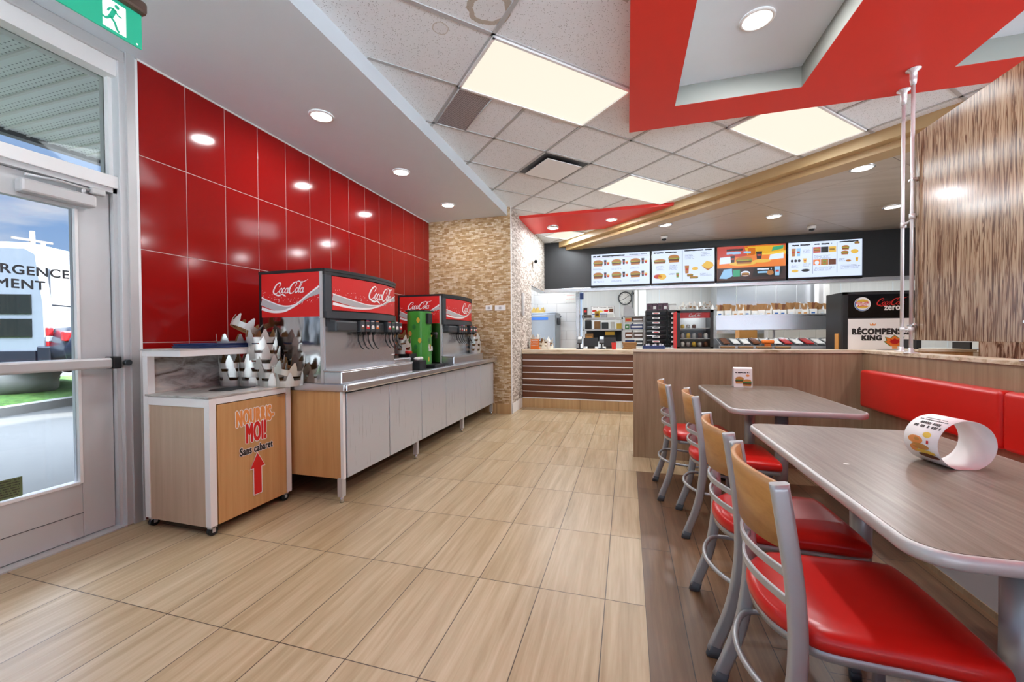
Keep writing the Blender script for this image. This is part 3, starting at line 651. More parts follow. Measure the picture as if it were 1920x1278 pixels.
# ---------------------------------------------------------------- light fixtures
def arealight(parent, name, loc, sx, sy, power, col=(.85, .94, 1), shape='RECTANGLE', rz=0):
    L = bpy.data.lights.new(name, 'AREA'); L.shape = shape; L.size = sx; L.size_y = sy if shape == 'RECTANGLE' else sx; L.energy = power; L.color = col
    o = bpy.data.objects.new(name, L); COL.objects.link(o); o.parent = parent; o.location = loc; o.rotation_euler = (0, 0, rz); return o
def panel(u0, u1, v0, v1, label, power=26, z=ZC, group='ceiling panel lights'):
    cu, cv = (u0+u1)/2, (v0+v1)/2; p = U(cu, cv, z-.02)
    t = thing('ceiling_panel_light', label, 'light', p, math.radians(45), group)
    a, b_ = (u1-u0)/2, (v1-v0)/2   # local x along +u, local y along +v
    m = MB('alu_white'); w = .018
    m.box(-a, a, -b_, -b_+w, 0, .018); m.box(-a, a, b_-w, b_, 0, .018); m.box(-a, -a+w, -b_, b_, 0, .018); m.box(a-w, a, -b_, b_, 0, .018); m.build('frame', t, world=False)
    m = MB('panel_light'); m.box(-a+w, a-w, -b_+w, b_-w, .008, .016); m.build('diffuser', t, world=False)
    arealight(t, 'lamp', (0, 0, .004), 2*a-.06, 2*b_-.06, power)
    return t
PP = 4.5
panel(1.17, 2.39, 2.335, 2.945, 'large bright rectangular light panel nearest the viewer', PP)
panel(3.61, 4.83, 3.555, 4.165, 'rectangular light panel left of the tan band, above the red strip', PP)
panel(3.61, 4.83, 1.725, 2.335, 'rectangular light panel partly hidden by the near red ceiling', PP)
panel(4.39, 4.93, 6.0, 6.58, 'small light panel behind the narrow red strip', 10)
panel(-.66, .56, .51, 1.12, 'added fill light panel behind the viewer', PP); panel(-1.9, -.68, 1.73, 2.34, 'added fill panel out of view, further back', PP)  # unseen ceiling panels, added as fill light
def downlight(x, y, z, label, power, group, r=.095, drop=0, rim='alu_white', col=(.97, .98, 1)):
    t = thing('downlight', label, 'light', (x, y, z-.012-drop), 0, group)
    m = MB(rim); m.lathe([(r*.82, .004), (r*.84, 0), (r, .004), (r, .011+drop)], 0, 0, None, 32, False); m.build('rim', t, world=False)
    m = MB('spot_light'); m.lathe([(.0005, .003), (r*.83, .003)], 0, 0, None, 32, False); m.build('lens', t, world=False)
    if power: arealight(t, 'lamp', (0, 0, -.002), r*1.5, r*1.5, power, col, 'DISK')
    return t
G1 = 'downlights in the grey ceiling'
for x, y, lb in ((-2.40, 2.76, 'round downlight in the grey ceiling, nearest of three'), (-2.39, 3.947, 'round downlight in the grey ceiling, middle of three'), (-2.38, 5.13, 'round downlight in the grey ceiling, nearest the stone wall')): downlight(x, y, 3.0, lb, 4, G1)
downlight(-2.40, .6, 3.0, 'added round downlight in the grey ceiling above the door, out of view', 4, G1)  # extra lamp, added out of view
downlight(.80, 2.93, 3.205, 'round downlight in the bay of the near red ceiling', 8, 'downlights in the red ceilings', .1)
downlight(2.65, 2.6, 3.205, 'round downlight in the right hand bay of the red ceiling', 8, 'downlights in the red ceilings', .1)
downlight(.8, 1.9, 3.205, 'round downlight deeper in the bay of the near red ceiling', 5, 'downlights in the red ceilings', .1)
downlight(-1.24, 6.95, 3.085, 'surface mounted round light on the red strip', 7, 'downlights in the red ceilings', .1, .03, 'chrome')
downlight(-.245, 6.84, 3.085, 'round recessed light at the right end of the red strip', 7, 'downlights in the red ceilings')
G2 = 'downlights in the brown panel ceiling'
for x, y, lb in ((.591, 6.95, 'leftmost round light in the brown panel ceiling, above the first menu screens'), (2.13, 6.95, 'round light in the brown panel ceiling above the menu screen with orange picture'), (2.42, 5.2, 'large round light in the brown panel ceiling nearest the tan band'), (3.58, 6.92, 'round light in the brown panel ceiling nearest the reed divider')): downlight(x, y, 2.965, lb, 7, G2, .11, 0, 'chrome')
for x in (.8, 3.2, 5.2):
    t = thing('kitchen_light', 'long light panel on the kitchen ceiling', 'light', (x, 9.7, 2.68), 0, 'kitchen ceiling lights')
    m = MB('panel_light'); m.box(-.6, .6, -.3, .3, 0, .015); m.build('diffuser', t, world=False); arealight(t, 'lamp', (0, 0, -.004), 1.1, .5, 20, (.93, .97, 1))
t = thing('kitchen_light', 'light panel over the steel fridge in the kitchen', 'light', (-1.6, 8.95, 2.68), 0); m = MB('panel_light'); m.box(-.3, .3, -.3, .3, 0, .015); m.build('diffuser', t, world=False); arealight(t, 'lamp', (0, 0, -.004), .5, .5, 5, (.95, .97, 1))
# supply diffuser and return grille
m = MB('alu_white'); cu, cv, e = 2.695, 3.86, .30
def sq(m, cu, cv, e, za, zb, mat):
    q = [U(cu-e, cv-e), U(cu+e, cv-e), U(cu+e, cv+e), U(cu-e, cv+e)]
    m.add([Vector((p.x, p.y, z)) for z in (za, zb) for p in q], [(0, 1, 2, 3), (4, 5, 6, 7), (0, 1, 5, 4), (1, 2, 6, 5), (2, 3, 7, 6), (3, 0, 4, 7)], mat)
t = thing('air_diffuser', 'square white air diffuser hanging in the tile ceiling', 'vent', U(cu, cv, ZC-.03))
sq(m, cu, cv, .30, ZC-.004, ZC-.001, 'dark_grey'); m.build('throat', t); m = MB(); sq(m, cu, cv, .235, ZC-.035, ZC-.028, 'alu_white'); m.build('face_plate', t)
m = MB(); q = U(cu, cv, 0); m.cyl((q.x+.1, q.y+.1, ZC-.03), (q.x+.1, q.y+.1, ZC-.002), .005, 'alu_white'); m.cyl((q.x-.1, q.y-.1, ZC-.03), (q.x-.1, q.y-.1, ZC-.002), .005, 'alu_white'); m.build('hanger', t)
m = MB(); p = [U(1.185, 2.96), U(1.47, 2.96), U(1.47, 3.54), U(1.185, 3.54)]
m.add([Vector((q.x, q.y, z)) for z in (ZC-.008, ZC-.002) for q in p], [(0, 1, 2, 3), (4, 5, 6, 7), (0, 1, 5, 4), (1, 2, 6, 5), (2, 3, 7, 6), (3, 0, 4, 7)], 'grille')
for a, b_ in ((0, 1), (1, 2), (2, 3), (3, 0)):
    A, B = p[a], p[b_]; m.tube([(A.x, A.y, ZC-.01), (B.x, B.y, ZC-.01)], .006, 'alu', 6)
solo(m, 'return_grille', 'dark perforated return air grille beside the large light panel', 'vent')
# exit sign
t = thing('exit_sign', 'green running man exit sign hanging near the door', 'sign', (-2.1, 1.2, 2.47))
xs = -2.1; A = at(262, 92, X=xs); B = at(268, 38, X=xs); y1_ = (A.y+B.y)/2; zb_, zt_ = A.z, B.z; y0_ = y1_-.33
m = MB('green_sign'); m.box(xs-.004, xs+.004, y0_, y1_, zb_, zt_+.02, None, .001); m.build('sign_plate', t)
m = MB('brown_bar'); m.box(xs-.03, xs+.03, y0_-.02, y1_+.012, zt_+.012, zt_+.07, None, .014); m.build('mounting_bar', t)
m = MB('alu'); m.cyl((xs, y1_-.17, zt_+.06), (xs, y1_-.17, 3.0), .012); m.lathe([(.05, 2.985), (.05, 3.0)], xs, y1_-.17); m.build('stem', t)
d = DEC(lambda u, v, w_: Vector((xs+.0042+w_*.5, y0_+u, zb_+v)), .0006); h = zt_-zb_
TU = lambda u: .188+(u-.125)*.75
d.put(rect2d(.188, .012, .27, h-.004), 'sign_white').up()
g = 'green_sign'; k = h/.15
d.put(disc2d(TU(.192), .128*k, .0085), g)
for pts, w in (([(.182, .112*k), (.170, .085*k), (.160, .066*k)], .019), ([(.160, .068*k), (.180, .052*k), (.188, .030*k), (.200, .016*k)], .011), ([(.160, .070*k), (.140, .052*k), (.118, .056*k), (.104, .060*k)], .011), ([(.180, .110*k), (.160, .106*k), (.148, .088*k)], .008), ([(.180, .108*k), (.198, .092*k), (.214, .092*k)], .008)): d.put(ribbon2d([(TU(a_), b_) for a_, b_ in pts], w*.85, 3), g)
for yy in (.012, .31): d.put(disc2d(yy, .012, .004, n=10), 'sign_white')
d.build('pictogram', t)
# small ceiling and wall cameras
for px, py, lb in ((1245, 437, 'small white dome camera in front of the leftmost menu screens'), (1522, 418, 'small white dome camera above the rightmost menu screen')):
    p = at(px, py, Y=7.75); t = thing('dome_camera', lb, 'camera', (p.x, 7.75, 2.88), 0, 'dome cameras above the menu screens')
    m = MB('white_gloss'); m.lathe([(.058, .09), (.062, .06), (.055, .04), (.05, .03)], 0, 0, None, 20); m.build('housing', t, world=False)
    m = MB('black_gloss'); m.lathe([(.045, .035), (.036, .01), (.02, 0), (.002, -.003)], 0, 0, None, 20); m.build('lens_dome', t, world=False)
p = at(1006, 490, X=SX+.08); t = thing('wall_camera', 'small white camera on the side stone wall', 'camera', (SX, p.y, p.z))
m = MB('white_gloss'); m.cyl((SX, p.y, p.z), (SX+.05, p.y, p.z), .03); m.tube([(SX+.05, p.y+.05, p.z+.01), (SX+.08, p.y-.06, p.z-.01)], .045, None, 16); m.build('housing', t)
m = MB('black_gloss'); m.cyl((SX+.08, p.y-.06, p.z-.01), (SX+.082, p.y-.068, p.z-.012), .03); m.build('lens', t)
def fit(g, x0, x1, y0, y1):
    xs = [p[0] for p in g[0]]; ys = [p[1] for p in g[0]]; a, b = min(xs), max(xs); e, f = min(ys), max(ys)
    return [(x0+(x-a)/(b-a)*(x1-x0), y0+(y-e)/(f-e)*(y1-y0)) for x, y in g[0]], g[1]
# ---------------------------------------------------------------- drink counter
CX, CY0, CY1 = -1.95, 2.425, 5.78
t = thing('drink_counter', 'long stainless steel counter with grey doors under the drink machines', 'counter', (-2.45, 4.1, 0))
m = MB('dark_grey'); m.box(-2.98, CX-.02, CY0+.02, CY1-.01, .175, .79); m.build('carcass', t)
m = MB('cab_wood'); m.box(-2.98, CX-.025, CY0, CY0+.02, .17, .80); m.box(CX-.028, CX-.005, CY0-.004, CY0+.022, .17, .80, 'alu_white'); m.build('end_panel', t)
ys = [CY0+.03, 3.0, 3.56, 4.115, 4.665, 5.21, 5.77]
for a, b_ in zip(ys, ys[1:]):
    m = MB('steel_matte'); m.box(CX-.02, CX, a+.004, b_-.004, .172, .785, None, .003); m.build('door', t)
m = MB('steel'); m.box(-3.04, CX+.04, CY0-.015, CY1+.05, .805, .83, None, .004); m.box(CX+.01, CX+.045, CY0-.015, CY1+.05, .80, .857, None, .012); m.box(-3.04, CX+.02, CY0-.016, CY0-.003, .80, .857, None, .008); m.box(-3.04, -3.02, CY0, CY1+.05, .83, .93)
m.build('worktop', t)
for y in (2.43, 3.49, 4.62, 5.74):
    for x in (CX-.03, -2.9):
        m = MB('alu'); m.box(x-.02, x+.02, y-.02, y+.02, .045, .175); m.cyl((x, y, 0), (x, y, .05), .014, 'chrome', 14); m.build('leg', t)
# ---------------------------------------------------------------- waste cabinet
WX0, WX1, WY0, WY1, WZ = -2.935, -2.385, 1.79, 2.392, .842
t = thing('waste_cabinet', 'wooden waste cabinet on castors with white frame and printed door', 'cabinet', (-2.66, 2.1, 0))
m = MB('black'); m.box(WX0+.03, WX1-.03, WY0+.03, WY1-.02, .07, .78); m.box(WX0-.015, WX0, WY0+.01, WY1, .06, 1.07); m.build('carcass', t)
m = MB('alu_white'); w = .042
for x0, x1, y0, y1, a, b_ in ((WX0, WX0+w, WY0, WY0+w, .06, 1.08), (WX1-w, WX1, WY0, WY0+w, .06, WZ-.014), (WX1-w, WX1, WY1-w, WY1, .06, WZ-.014), (WX0, WX0+w, WY1-w, WY1, .06, 1.08), (WX0+w, WX1-w, WY0+.001, WY0+w, .775, WZ-.014), (WX1-w, WX1-.001, WY0+w, WY1-w, .79, WZ-.014), (WX0+w, WX1-w, WY1-w, WY1-.001, .78, WZ-.014)): m.box(x0, x1, y0, y1, a, b_, None, .002)
m.build('frame', t)
m = MB('cab_wood_pale'); m.box(WX0+w, WX1-w, WY0+.006, WY0+.02, .055, .776); m.build('side_panel', t)
m = MB('cab_wood'); m.box(WX1-.02, WX1-.001, WY0+.05, WY1-.047, .06, .785); dr_ = m.build('door', t)
m = MB('chrome'); m.box(WX1-.002, WX1+.012, 2.27, 2.34, .776, .781); m.build('handle', dr_)
q = lambda x, y: at(x, y, X=WX1)
def mp(poly): return [(p.y, p.z) for p in (q(*a) for a in poly)]
def box4(tl, tr, bl, br):  # picture corners of a word -> extent on the door
    P = [q(*a) for a in (tl, tr, bl, br)]; return (P[0].y+P[2].y)/2, (P[1].y+P[3].y)/2, (P[2].z+P[3].z)/2, (P[0].z+P[1].z)/2
d = DEC(lambda u, v, s: Vector((WX1+s, u, v)), .0005)
e1 = box4((442, 770), (514, 757), (442, 801), (514, 787)); e2 = box4((460.5, 794), (499, 785), (460.5, 830), (499, 823)); e3 = box4((449, 840), (511, 823), (449, 855), (511, 838))
for txt, e, col, o1 in (("NOURRIS-", e1, 'orange_print', .05), ("MOI!", e2, 'red_print', .06), ("Sans cabaret", e3, 'dark_print', .05)):
    gr = .0045 if e is not e3 else .003
    fr_ = .0052 if e is not e3 else .0028; G_ = fit(text2d(txt, 1, 0, sp=1.12), e[0]+fr_, e[1]-fr_, e[2]+fr_, e[3]-fr_); d.fat(G_, 'white_print', fr_+gr, 12); d.up(); d.fat(G_, col, fr_, 10); d.up()
ar = [(482, 848), (495.4, 870), (490, 873), (490, 921), (476, 927), (475.5, 878), (468.5, 880)]
Q = mp(ar); cxx = Q[0][0]; zt_, zb_ = Q[0][1], (Q[3][1]+Q[4][1])/2; hz = (Q[1][1]+Q[6][1])/2; hw = (Q[1][0]-Q[6][0])/2; sw = (Q[3][0]-Q[4][0])/2
def arrow(g): return [(cxx, zt_+g*1.6), (cxx+hw+g, hz-g), (cxx+sw+g, hz-g), (cxx+sw+g, zb_-g), (cxx-sw-g, zb_-g), (cxx-sw-g, hz-g), (cxx-hw-g, hz-g)]
d.put(poly2d(arrow(.005)), 'white_print'); d.up(); d.put(poly2d(arrow(0)), 'red_print'); d.build('door_print', dr_)
m = MB('marble'); m.box(WX0+.02, WX1+.004, WY0-.004, WY1+.008, WZ-.013, WZ, None, .002)
m.build('worktop', t)
m = MB('black'); m.prism(rrect(-2.70, -2.53, 1.99, 2.27, .07), XY, WZ-.002, WZ+.0015); m.build('waste_opening', t)
m = MB('marble'); m.box(WX0+.01, WX0+.03, WY0+.03, WY1, WZ, 1.08); m.build('backsplash', t)
m = MB('alu_white'); m.box(WX0, -2.605, WY0-.003, WY1-.02, 1.078, 1.116, None, .002); m.box(WX0-.015, -2.603, WY0-.008, WY1-.018, 1.116, 1.124, 'marble'); m.build('upper_shelf', t)
for x, y in ((WX1-.03, WY0+.03), (WX0+.03, WY0+.03), (WX1-.03, WY1-.04), (WX0+.03, WY1-.04)):
    m = MB('black'); m.cyl((x-.012, y, .027), (x+.012, y, .027), .027, None, 20); m.box(x-.016, x+.016, y-.02, y+.02, .045, .06, 'alu'); m.box(x+.013, x+.016, y-.01, y+.01, .02, .05, 'alu'); m.box(x-.016, x-.013, y-.01, y+.01, .02, .05, 'alu'); m.build('castor', t)
t = thing('blue_tray', 'flat blue tray lying on the shelf of the waste cabinet', 'tray', (-2.75, 2.14, 1.124))
m = MB('blue_plastic'); m.prism(rrect(-2.90, -2.62, 1.93, 2.34, .03), XY, 1.1245, 1.130)
for a, b_ in ((rrect(-2.90, -2.62, 1.93, 2.34, .03), rrect(-2.905, -2.615, 1.925, 2.345, .03)),):
    n = len(a); m.add([Vector((x, y, 1.128)) for x, y in a]+[Vector((x, y, 1.139)) for x, y in b_], [(i, (i+1) % n, n+(i+1) % n, n+i) for i in range(n)])
m.build('tray_body', t)
dup(t, Vector((-2.755, 2.15, 1.1395)), .03, 'second blue tray lying on top of the first, on the waste cabinet')
t['label'] = 'lower of two flat blue trays on the waste cabinet shelf'
# ---------------------------------------------------------------- soft drink machines
def machine(loc, label):
    t = thing('drink_machine', label, 'drink dispenser', loc, 0, 'soft drink machines on the steel counter')
    D, W_, H = .56, .925, .86
    xf = lambda y, r=.085: D+r*math.sin(math.pi*min(max(y/W_, 0), 1))**.8 if 0 < y < W_ else D
    N = 24; yy = [W_*i/N for i in range(N+1)]
    B = lambda mm, n_, p_=None: mm.build(n_, p_ or t, world=False)
    m = MB('mirror_steel'); m.box(.004, D, 0, W_, 0, .515); m.box(D-.022, D+.003, -.003, .02, 0, .50, 'alu'); B(m, 'body')
    m = MB('black'); m.box(.004, D-.004, .004, W_-.004, .515, H-.02); m.box(-.02, .006, -.002, W_, 0, H); B(m, 'back_frame')
    m = MB('red_print'); m.box(.006, D-.022, -.004, .004, .512, H-.022)
    sp_ = B(m, 'side_panel'); d = DEC(lambda u, v, s: Vector((u, -.004-s, v)), .0007)
    wave(d, .008, D-.024, .53, .28); d.up(); logo(d, .27, .722, .33); d.mb.build('printed_graphics', sp_, world=False, fix=False)
    m = MB('alu'); m.box(D-.022, D+.001, -.006, .01, .501, H-.022); B(m, 'corner_strip')
    # curved header
    def shell(m, z0, z1, off0, off1, ya, yb, mat):
        ys_ = [ya+(yb-ya)*i/N for i in range(N+1)]
        a = [(xf(y)+off1, y) for y in ys_]; b_ = [(D-.02 if off0 is None else xf(y)+off0, y) for y in ys_]
        vs = []; fs = []
        for i in range(N+1): vs += [(a[i][0], a[i][1], z0), (a[i][0], a[i][1], z1), (b_[i][0], b_[i][1], z0), (b_[i][0], b_[i][1], z1)]
        for i in range(N):
            k = 4*i; j = k+4; fs += [(k, j, j+1, k+1), (k+2, k+3, j+3, j+2), (k+1, j+1, j+3, k+3), (k, k+2, j+2, j)]
        fs += [(0, 1, 3, 2), (4*N, 4*N+2, 4*N+3, 4*N+1)]; m.add(vs, fs, mat)
    m = MB(); shell(m, .50, H-.03, None, 0, 0, W_, 'black'); shell(m, .50, .55, None, .018, .01, W_, 'dark_grey'); shell(m, H-.045, H-.008, None, .018, 0, W_, 'black'); shell(m, .55, .815, None, .016, .005, .05, 'dark_grey'); B(m, 'header_frame')
    m = MB(); shell(m, H-.022, H, -xf(.4)+.2 if False else None, .022, -.004, W_+.004, 'black'); m.box(-.02, D, -.006, W_, H-.022, H, 'black'); B(m, 'top_cap')
    m = MB(); shell(m, .56, .81, None, .010, .06, W_-.012, 'red_print'); hp = B(m, 'front_panel')
    def curve(u, v, s):
        y = min(max(u, .001), W_-.001); return Vector((xf(y)+.0105+s, y, v))
    d = DEC(curve, .0008); wave(d, .062, W_-.014, .565, .24); d.up(); logo(d, .61, .715, .44); d.mb.build('printed_graphics', hp, world=False, fix=False)
    m = MB('steel'); m.box(D, D+.012, .01, W_-.02, .12, .44); m.box(D, D+.05, .0, W_, .10, .125); B(m, 'splash_plate')
    m = MB('dark_grey'); m.box(D, D+.03, .04, W_-.01, .43, .50); m.box(D, D+.085, .04, .285, .40, .485, None, .015); m.box(D, D+.06, .575, .69, .40, .485, None, .015); B(m, 'valve_block')
    cols = ['brown_print', 'red_print', 'paper', 'orange_vivid', 'red_print', 'green_print', 'paper', 'red_print']
    for i, y in enumerate((.325, .39, .455, .52, .70, .76, .82, .88)):
        m = MB('dark_grey'); m.box(D+.01, D+.10, y-.027, y+.027, .40, .49, None, .008); m.lathe([(.014, .375), (.018, .40)], D+.06, y, 'black', 10)
        v = B(m, 'valve')
        m = MB(cols[i]); m.add([(D+.101, y-.02, .425), (D+.101, y+.02, .425), (D+.098, y+.02, .492), (D+.098, y-.02, .492)], [(0, 1, 2, 3)]); m.box(D+.0995, D+.1015, y-.012, y+.012, .44, .455, 'white_print'); B(m, 'flavour_label', v)
        m = MB('black'); m.tube([(D+.05, y, .40), (D+.055, y, .34), (D+.08, y, .28), (D+.105, y, .262)], .0045, None, 6); m.tube([(D+.05, y+.012, .40), (D+.04, y+.014, .33), (D+.075, y+.004, .282)], .0035, None, 6); B(m, 'lever', v)
    m = MB('grey_print'); m.box(D+.075, D+.079, .40, .52, .487, .507, 'blue_print'); m.box(D+.0122, D+.0128, .86, .91, .19, .2, 'white_print'); B(m, 'sticker')
    m = MB('steel'); m.box(D, .723, -.005, .98, 0, .115, None, .01); m.box(D+.02, .71, .01, .965, .113, .118, 'black'); m.box(D, .727, -.01, .985, .112, .122, 'steel', .004)
    for k in range(39): m.box(D+.02, .71, .02+k*.024, .026+k*.024, .116, .1215, 'dark_grey')
    B(m, 'drip_tray')
    return t
M1 = machine((-2.68, 2.425, .83), 'larger looking red drink machine nearest the viewer, beside the waste cabinet')
dup(M1, (-2.68, 4.36, .83), 0, 'second red drink machine, next to the stone wall')
# ---------------------------------------------------------------- paper crowns
def crown_mesh():
    m = MB(); N = 144; r = .088; t_ = .0012
    def h(a):
        w = (.5+.5*math.cos(6*a)); q_ = max(0, min(1, (w-.45)/.3)); b = .042+.03*q_*q_*(3-2*q_)+(.028*math.sqrt(max(0, 1-((1-w)/.16)**1)) if w > .84 else 0)
        return b
    A = [2*math.pi*k/N for k in range(N)]
    vo = [(r*math.cos(a)*1.06, r*math.sin(a), 0) for a in A]+[((r+.006)*math.cos(a)*1.06, (r+.006)*math.sin(a), h(a)) for a in A]
    vi = [((r-t_)*math.cos(a)*1.06, (r-t_)*math.sin(a), 0) for a in A]+[((r+.006-t_)*math.cos(a)*1.06, (r+.006-t_)*math.sin(a), h(a)) for a in A]
    f = [(k, (k+1) % N, N+(k+1) % N, N+k) for k in range(N)]
    m.add(vo, f, 'crown_silver', True); m.add(vi, [tuple(reversed(q)) for q in f], 'crown_kraft', True)
    m.add(vo[N:]+vi[N:], [(k, (k+1) % N, N+(k+1) % N, N+k) for k in range(N)], 'paper'); m.add(vo[:N]+vi[:N], [(k, (k+1) % N, N+(k+1) % N, N+k) for k in range(N)], 'paper')
    for k in range(6):  # printed darker band pieces and a green mark
        a = (k+.5)*math.pi/3; d = .3
        P = [((r+.0006)*math.cos(a+e)*1.06, (r+.0006)*math.sin(a+e), z) for z in (.006, .016) for e in (-d, -d/2, 0, d/2, d)]
        m.add(P, [(i, i+1, i+6, i+5) for i in range(4)], 'green_print' if k == 2 else 'black')
    return m
crown0 = crown_mesh().build('paper_crown_hat', world=False, fix=False); tag(crown0, 'x', 'crown'); first_crown = [True]
def crown(x, y, z, tilt, tdir, label, group, s=1.0, mesh=None):
    if first_crown[0]: o = crown0; first_crown[0] = False
    else: o = crown0.copy(); COL.objects.link(o)
    M = Matrix.Rotation(tdir, 4, 'Z') @ Matrix.Rotation(tilt, 4, 'Y') @ Matrix.Rotation(random.random()*6, 4, 'Z')
    o.matrix_world = Matrix.Translation((x, y, z+abs(math.sin(tilt))*.088*s)) @ M @ Matrix.Scale(s, 4)
    if mesh: o.data = mesh
    tag(o, label, 'crown', group); return o
GA = 'paper crowns heaped beside the first drink machine'
LA = 'silver paper crown in the heap between the waste cabinet and the first drink machine'
base_z = .8425
rows = [(.0, [(-2.80, 2.30), (-2.63, 2.32), (-2.47, 2.33)]), (.062, [(-2.80, 2.30), (-2.63, 2.31), (-2.475, 2.325)]), (.124, [(-2.80, 2.295), (-2.62, 2.31), (-2.50, 2.32)]), (.186, [(-2.57, 2.315), (-2.53, 2.31)]), (.248, [(-2.545, 2.31)]), (.31, [(-2.55, 2.305)])]
for i, (dz, row) in enumerate(rows):
    for j, (x, y) in enumerate(row): crown(x, y, base_z+dz, random.uniform(0, .10) if i else 0, random.random()*6, LA, GA)
crown(-2.80, 2.28, 1.125, .0, 0, 'silver paper crown lying on the waste cabinet shelf beside the blue trays', GA, .95); crown(-2.70, 2.285, 1.205, .5, 1.2, 'tilted paper crown on top of the one on the waste cabinet shelf', GA, .95)
crown(-2.36, 2.36, .8425, .0, .5, 'silver paper crown at the right foot of the heap, touching the steel machine side', GA); crown(-2.37, 2.35, .91, .25, .2, 'tilted paper crown with brown lining, second up at the right foot of the heap', GA)
# between the machines
t = thing('lid_organiser', 'black tiered organiser with steel bin standing between the two drink machines', 'organiser', (-2.4, 3.62, .83))
m = MB('black'); m.box(-2.62, -2.28, 3.47, 3.80, .832, .96); m.box(-2.62, -2.40, 3.47, 3.80, .96, 1.02); m.box(-2.62, -2.5, 3.47, 3.80, 1.02, 1.07); m.build('tiers', t)
m = MB('steel'); m.box(-2.28, -2.20, 3.48, 3.80, .832, .97, None, .01); m.build('bin', t)
t = thing('straw_holder', 'black holder with white lids standing between the drink machines, nearer the green dispenser', 'organiser', (-2.25, 3.90, .83))
m = MB('black'); m.box(-2.36, -2.12, 3.83, 3.985, .832, .93, None, .006); m.box(-2.36, -2.24, 3.83, 3.985, .93, 1.0); m.build('box', t)
m = MB('white_gloss'); m.lathe([(.03, .93), (.035, .955), (.02, .965)], -2.18, 3.88, None, 16); m.lathe([(.03, .93), (.035, .955), (.02, .965)], -2.18, 3.95, None, 16); m.build('lid_stack', t)
m = MB('red_plastic'); m.lathe([(.032, 1.0), (.036, 1.03), (.03, 1.035)], -2.27, 3.86, None, 18); m.build('red_insert', t)
GB = 'paper crowns between the drink machines'
for i, (x, y, z, ti) in enumerate(((-2.45, 3.64, 1.07, 0), (-2.46, 3.62, 1.13, .1), (-2.44, 3.66, 1.19, .2), (-2.36, 3.90, 1.001, 0), (-2.36, 3.90, 1.06, .15), (-2.38, 3.88, 1.12, .35), (-2.45, 3.72, 1.26, .5))):
    crown(x, y, z, ti, i*1.1, 'paper crown in the heap between the two drink machines', GB, .95)
t = thing('tea_dispenser', 'tall green iced tea dispenser standing before the second drink machine', 'drink dispenser', (-2.3, 4.16, .83))
m = MB('green_plastic'); m.prism(rrect(-2.42, -2.17, 4.03, 4.27, .09, 8), XY, .87, 1.47); m.build('tank', t)
m = MB('black'); m.box(-2.43, -2.05, 4.05, 4.3, .832, .875, None, .008); m.box(-2.18, -2.14, 4.08, 4.17, 1.33, 1.45, None, .006); m.cyl((-2.17, 4.2, 1.22), (-2.10, 4.2, 1.22), .018); m.cyl((-2.11, 4.2, 1.23), (-2.11, 4.2, 1.16), .012); m.box(-2.42, -2.17, 4.05, 4.27, 1.47, 1.485, None, .004); m.build('tap_and_tray', t)
d = DEC(lambda u, v, s: Vector((-2.1695+s, u, v)), .001); d.put(fit(text2d('fuze', .1, .004), 4.125, 4.225, 1.02, 1.10), 'white_print'); 
for k in range(6): d.put(disc2d(4.13+.09*((k*37) % 10)/10, .93+k*.07, .018, .03, 10), 'yellow_print' if k % 2 == 0 else 'green_print')
d.build('printed_graphics', t)
d = DEC(lambda u, v, s: Vector((u, 4.0295-s, v)), .001)
for k in range(7): d.put(disc2d(-2.38+.17*((k*53) % 10)/10, .92+k*.075, .022, .03, 10), 'yellow_print' if k % 3 == 0 else 'tan_print' if k % 3 == 1 else 'green_print')
d.build('printed_graphics', t)
GC = 'paper crowns on the tray of the second drink machine'
for i, (x, y, z) in enumerate(((-2.03, 5.21, .953), (-2.03, 5.21, 1.01), (-2.03, 5.215, 1.07), (-2.035, 5.21, 1.13))): crown(x, y, z, .04*i, i, 'paper crown stacked on the drip tray of the second drink machine, by the stone wall', GC, .85)
# wall plates
for k, (px, lb) in enumerate(((917, 'small white wall plate on the stone wall, left of two'), (938, 'white wall plate on the stone wall, right of two'))):
    p = at(px, 577, Y=SY); t = thing('wall_plate', lb, 'socket', (p.x, SY, p.z-.05), 0, None)
    m = MB('alu_white'); m.box(p.x-(.055 if k == 0 else .085), p.x+(.055 if k == 0 else .085), SY-.008, SY, p.z-.04, p.z+.04, None, .003); m.build('plate', t)
    m = MB('grey_print'); m.box(p.x-.02, p.x+.02, SY-.011, SY-.007, p.z-.02, p.z+.02, None, .002); m.build('switch', t)
p = at(979, 567, X=SX); t = thing('wall_box', 'tall narrow pale thermostat box on the side stone wall', 'box', (SX, p.y, p.z-.2))
m = MB('alu'); m.box(SX, SX+.03, p.y-.05, p.y+.05, p.z-.22, p.z+.16, None, .004); m.build('case', t); m = MB('white_gloss'); m.box(SX+.03, SX+.034, p.y-.035, p.y+.035, p.z-.05, p.z+.14); m.build('front_plate', t)
# ---------------------------------------------------------------- order counter
OY = 6.475
t = thing('order_counter', 'long order counter with brown slat front and tan stone look top', 'counter', (1.3, 6.8, 0))
m = MB('black'); m.box(SX+.01, 4.3, OY+.012, OY+.62, .16, .885); m.build('carcass', t)
m = MB('slat_wood'); n = 7; zz = [.165+(.885-.165)*i/n for i in range(n+1)]
for i in range(n):
    m.box(SX+.01, 2.6, OY, OY+.012, zz[i]+.006, zz[i+1]-.006)
m.build('slat_front', t)
m = MB('alu_white')
for i in range(1, n): m.box(SX+.01, 2.6, OY-.003, OY+.012, zz[i]-.007, zz[i]+.007)
m.box(SX+.01, 2.6, OY-.004, OY+.012, .15, .166); m.build('metal_strips', t)
m = MB('counter_lam'); m.box(SX+.008, 4.5, OY-.03, OY+.68, .885, .955, None, .006); m.build('worktop', t)
m = MB('base_tile'); m.box(SX+.006, 2.6, OY+.001, OY+.02, 0, .15)
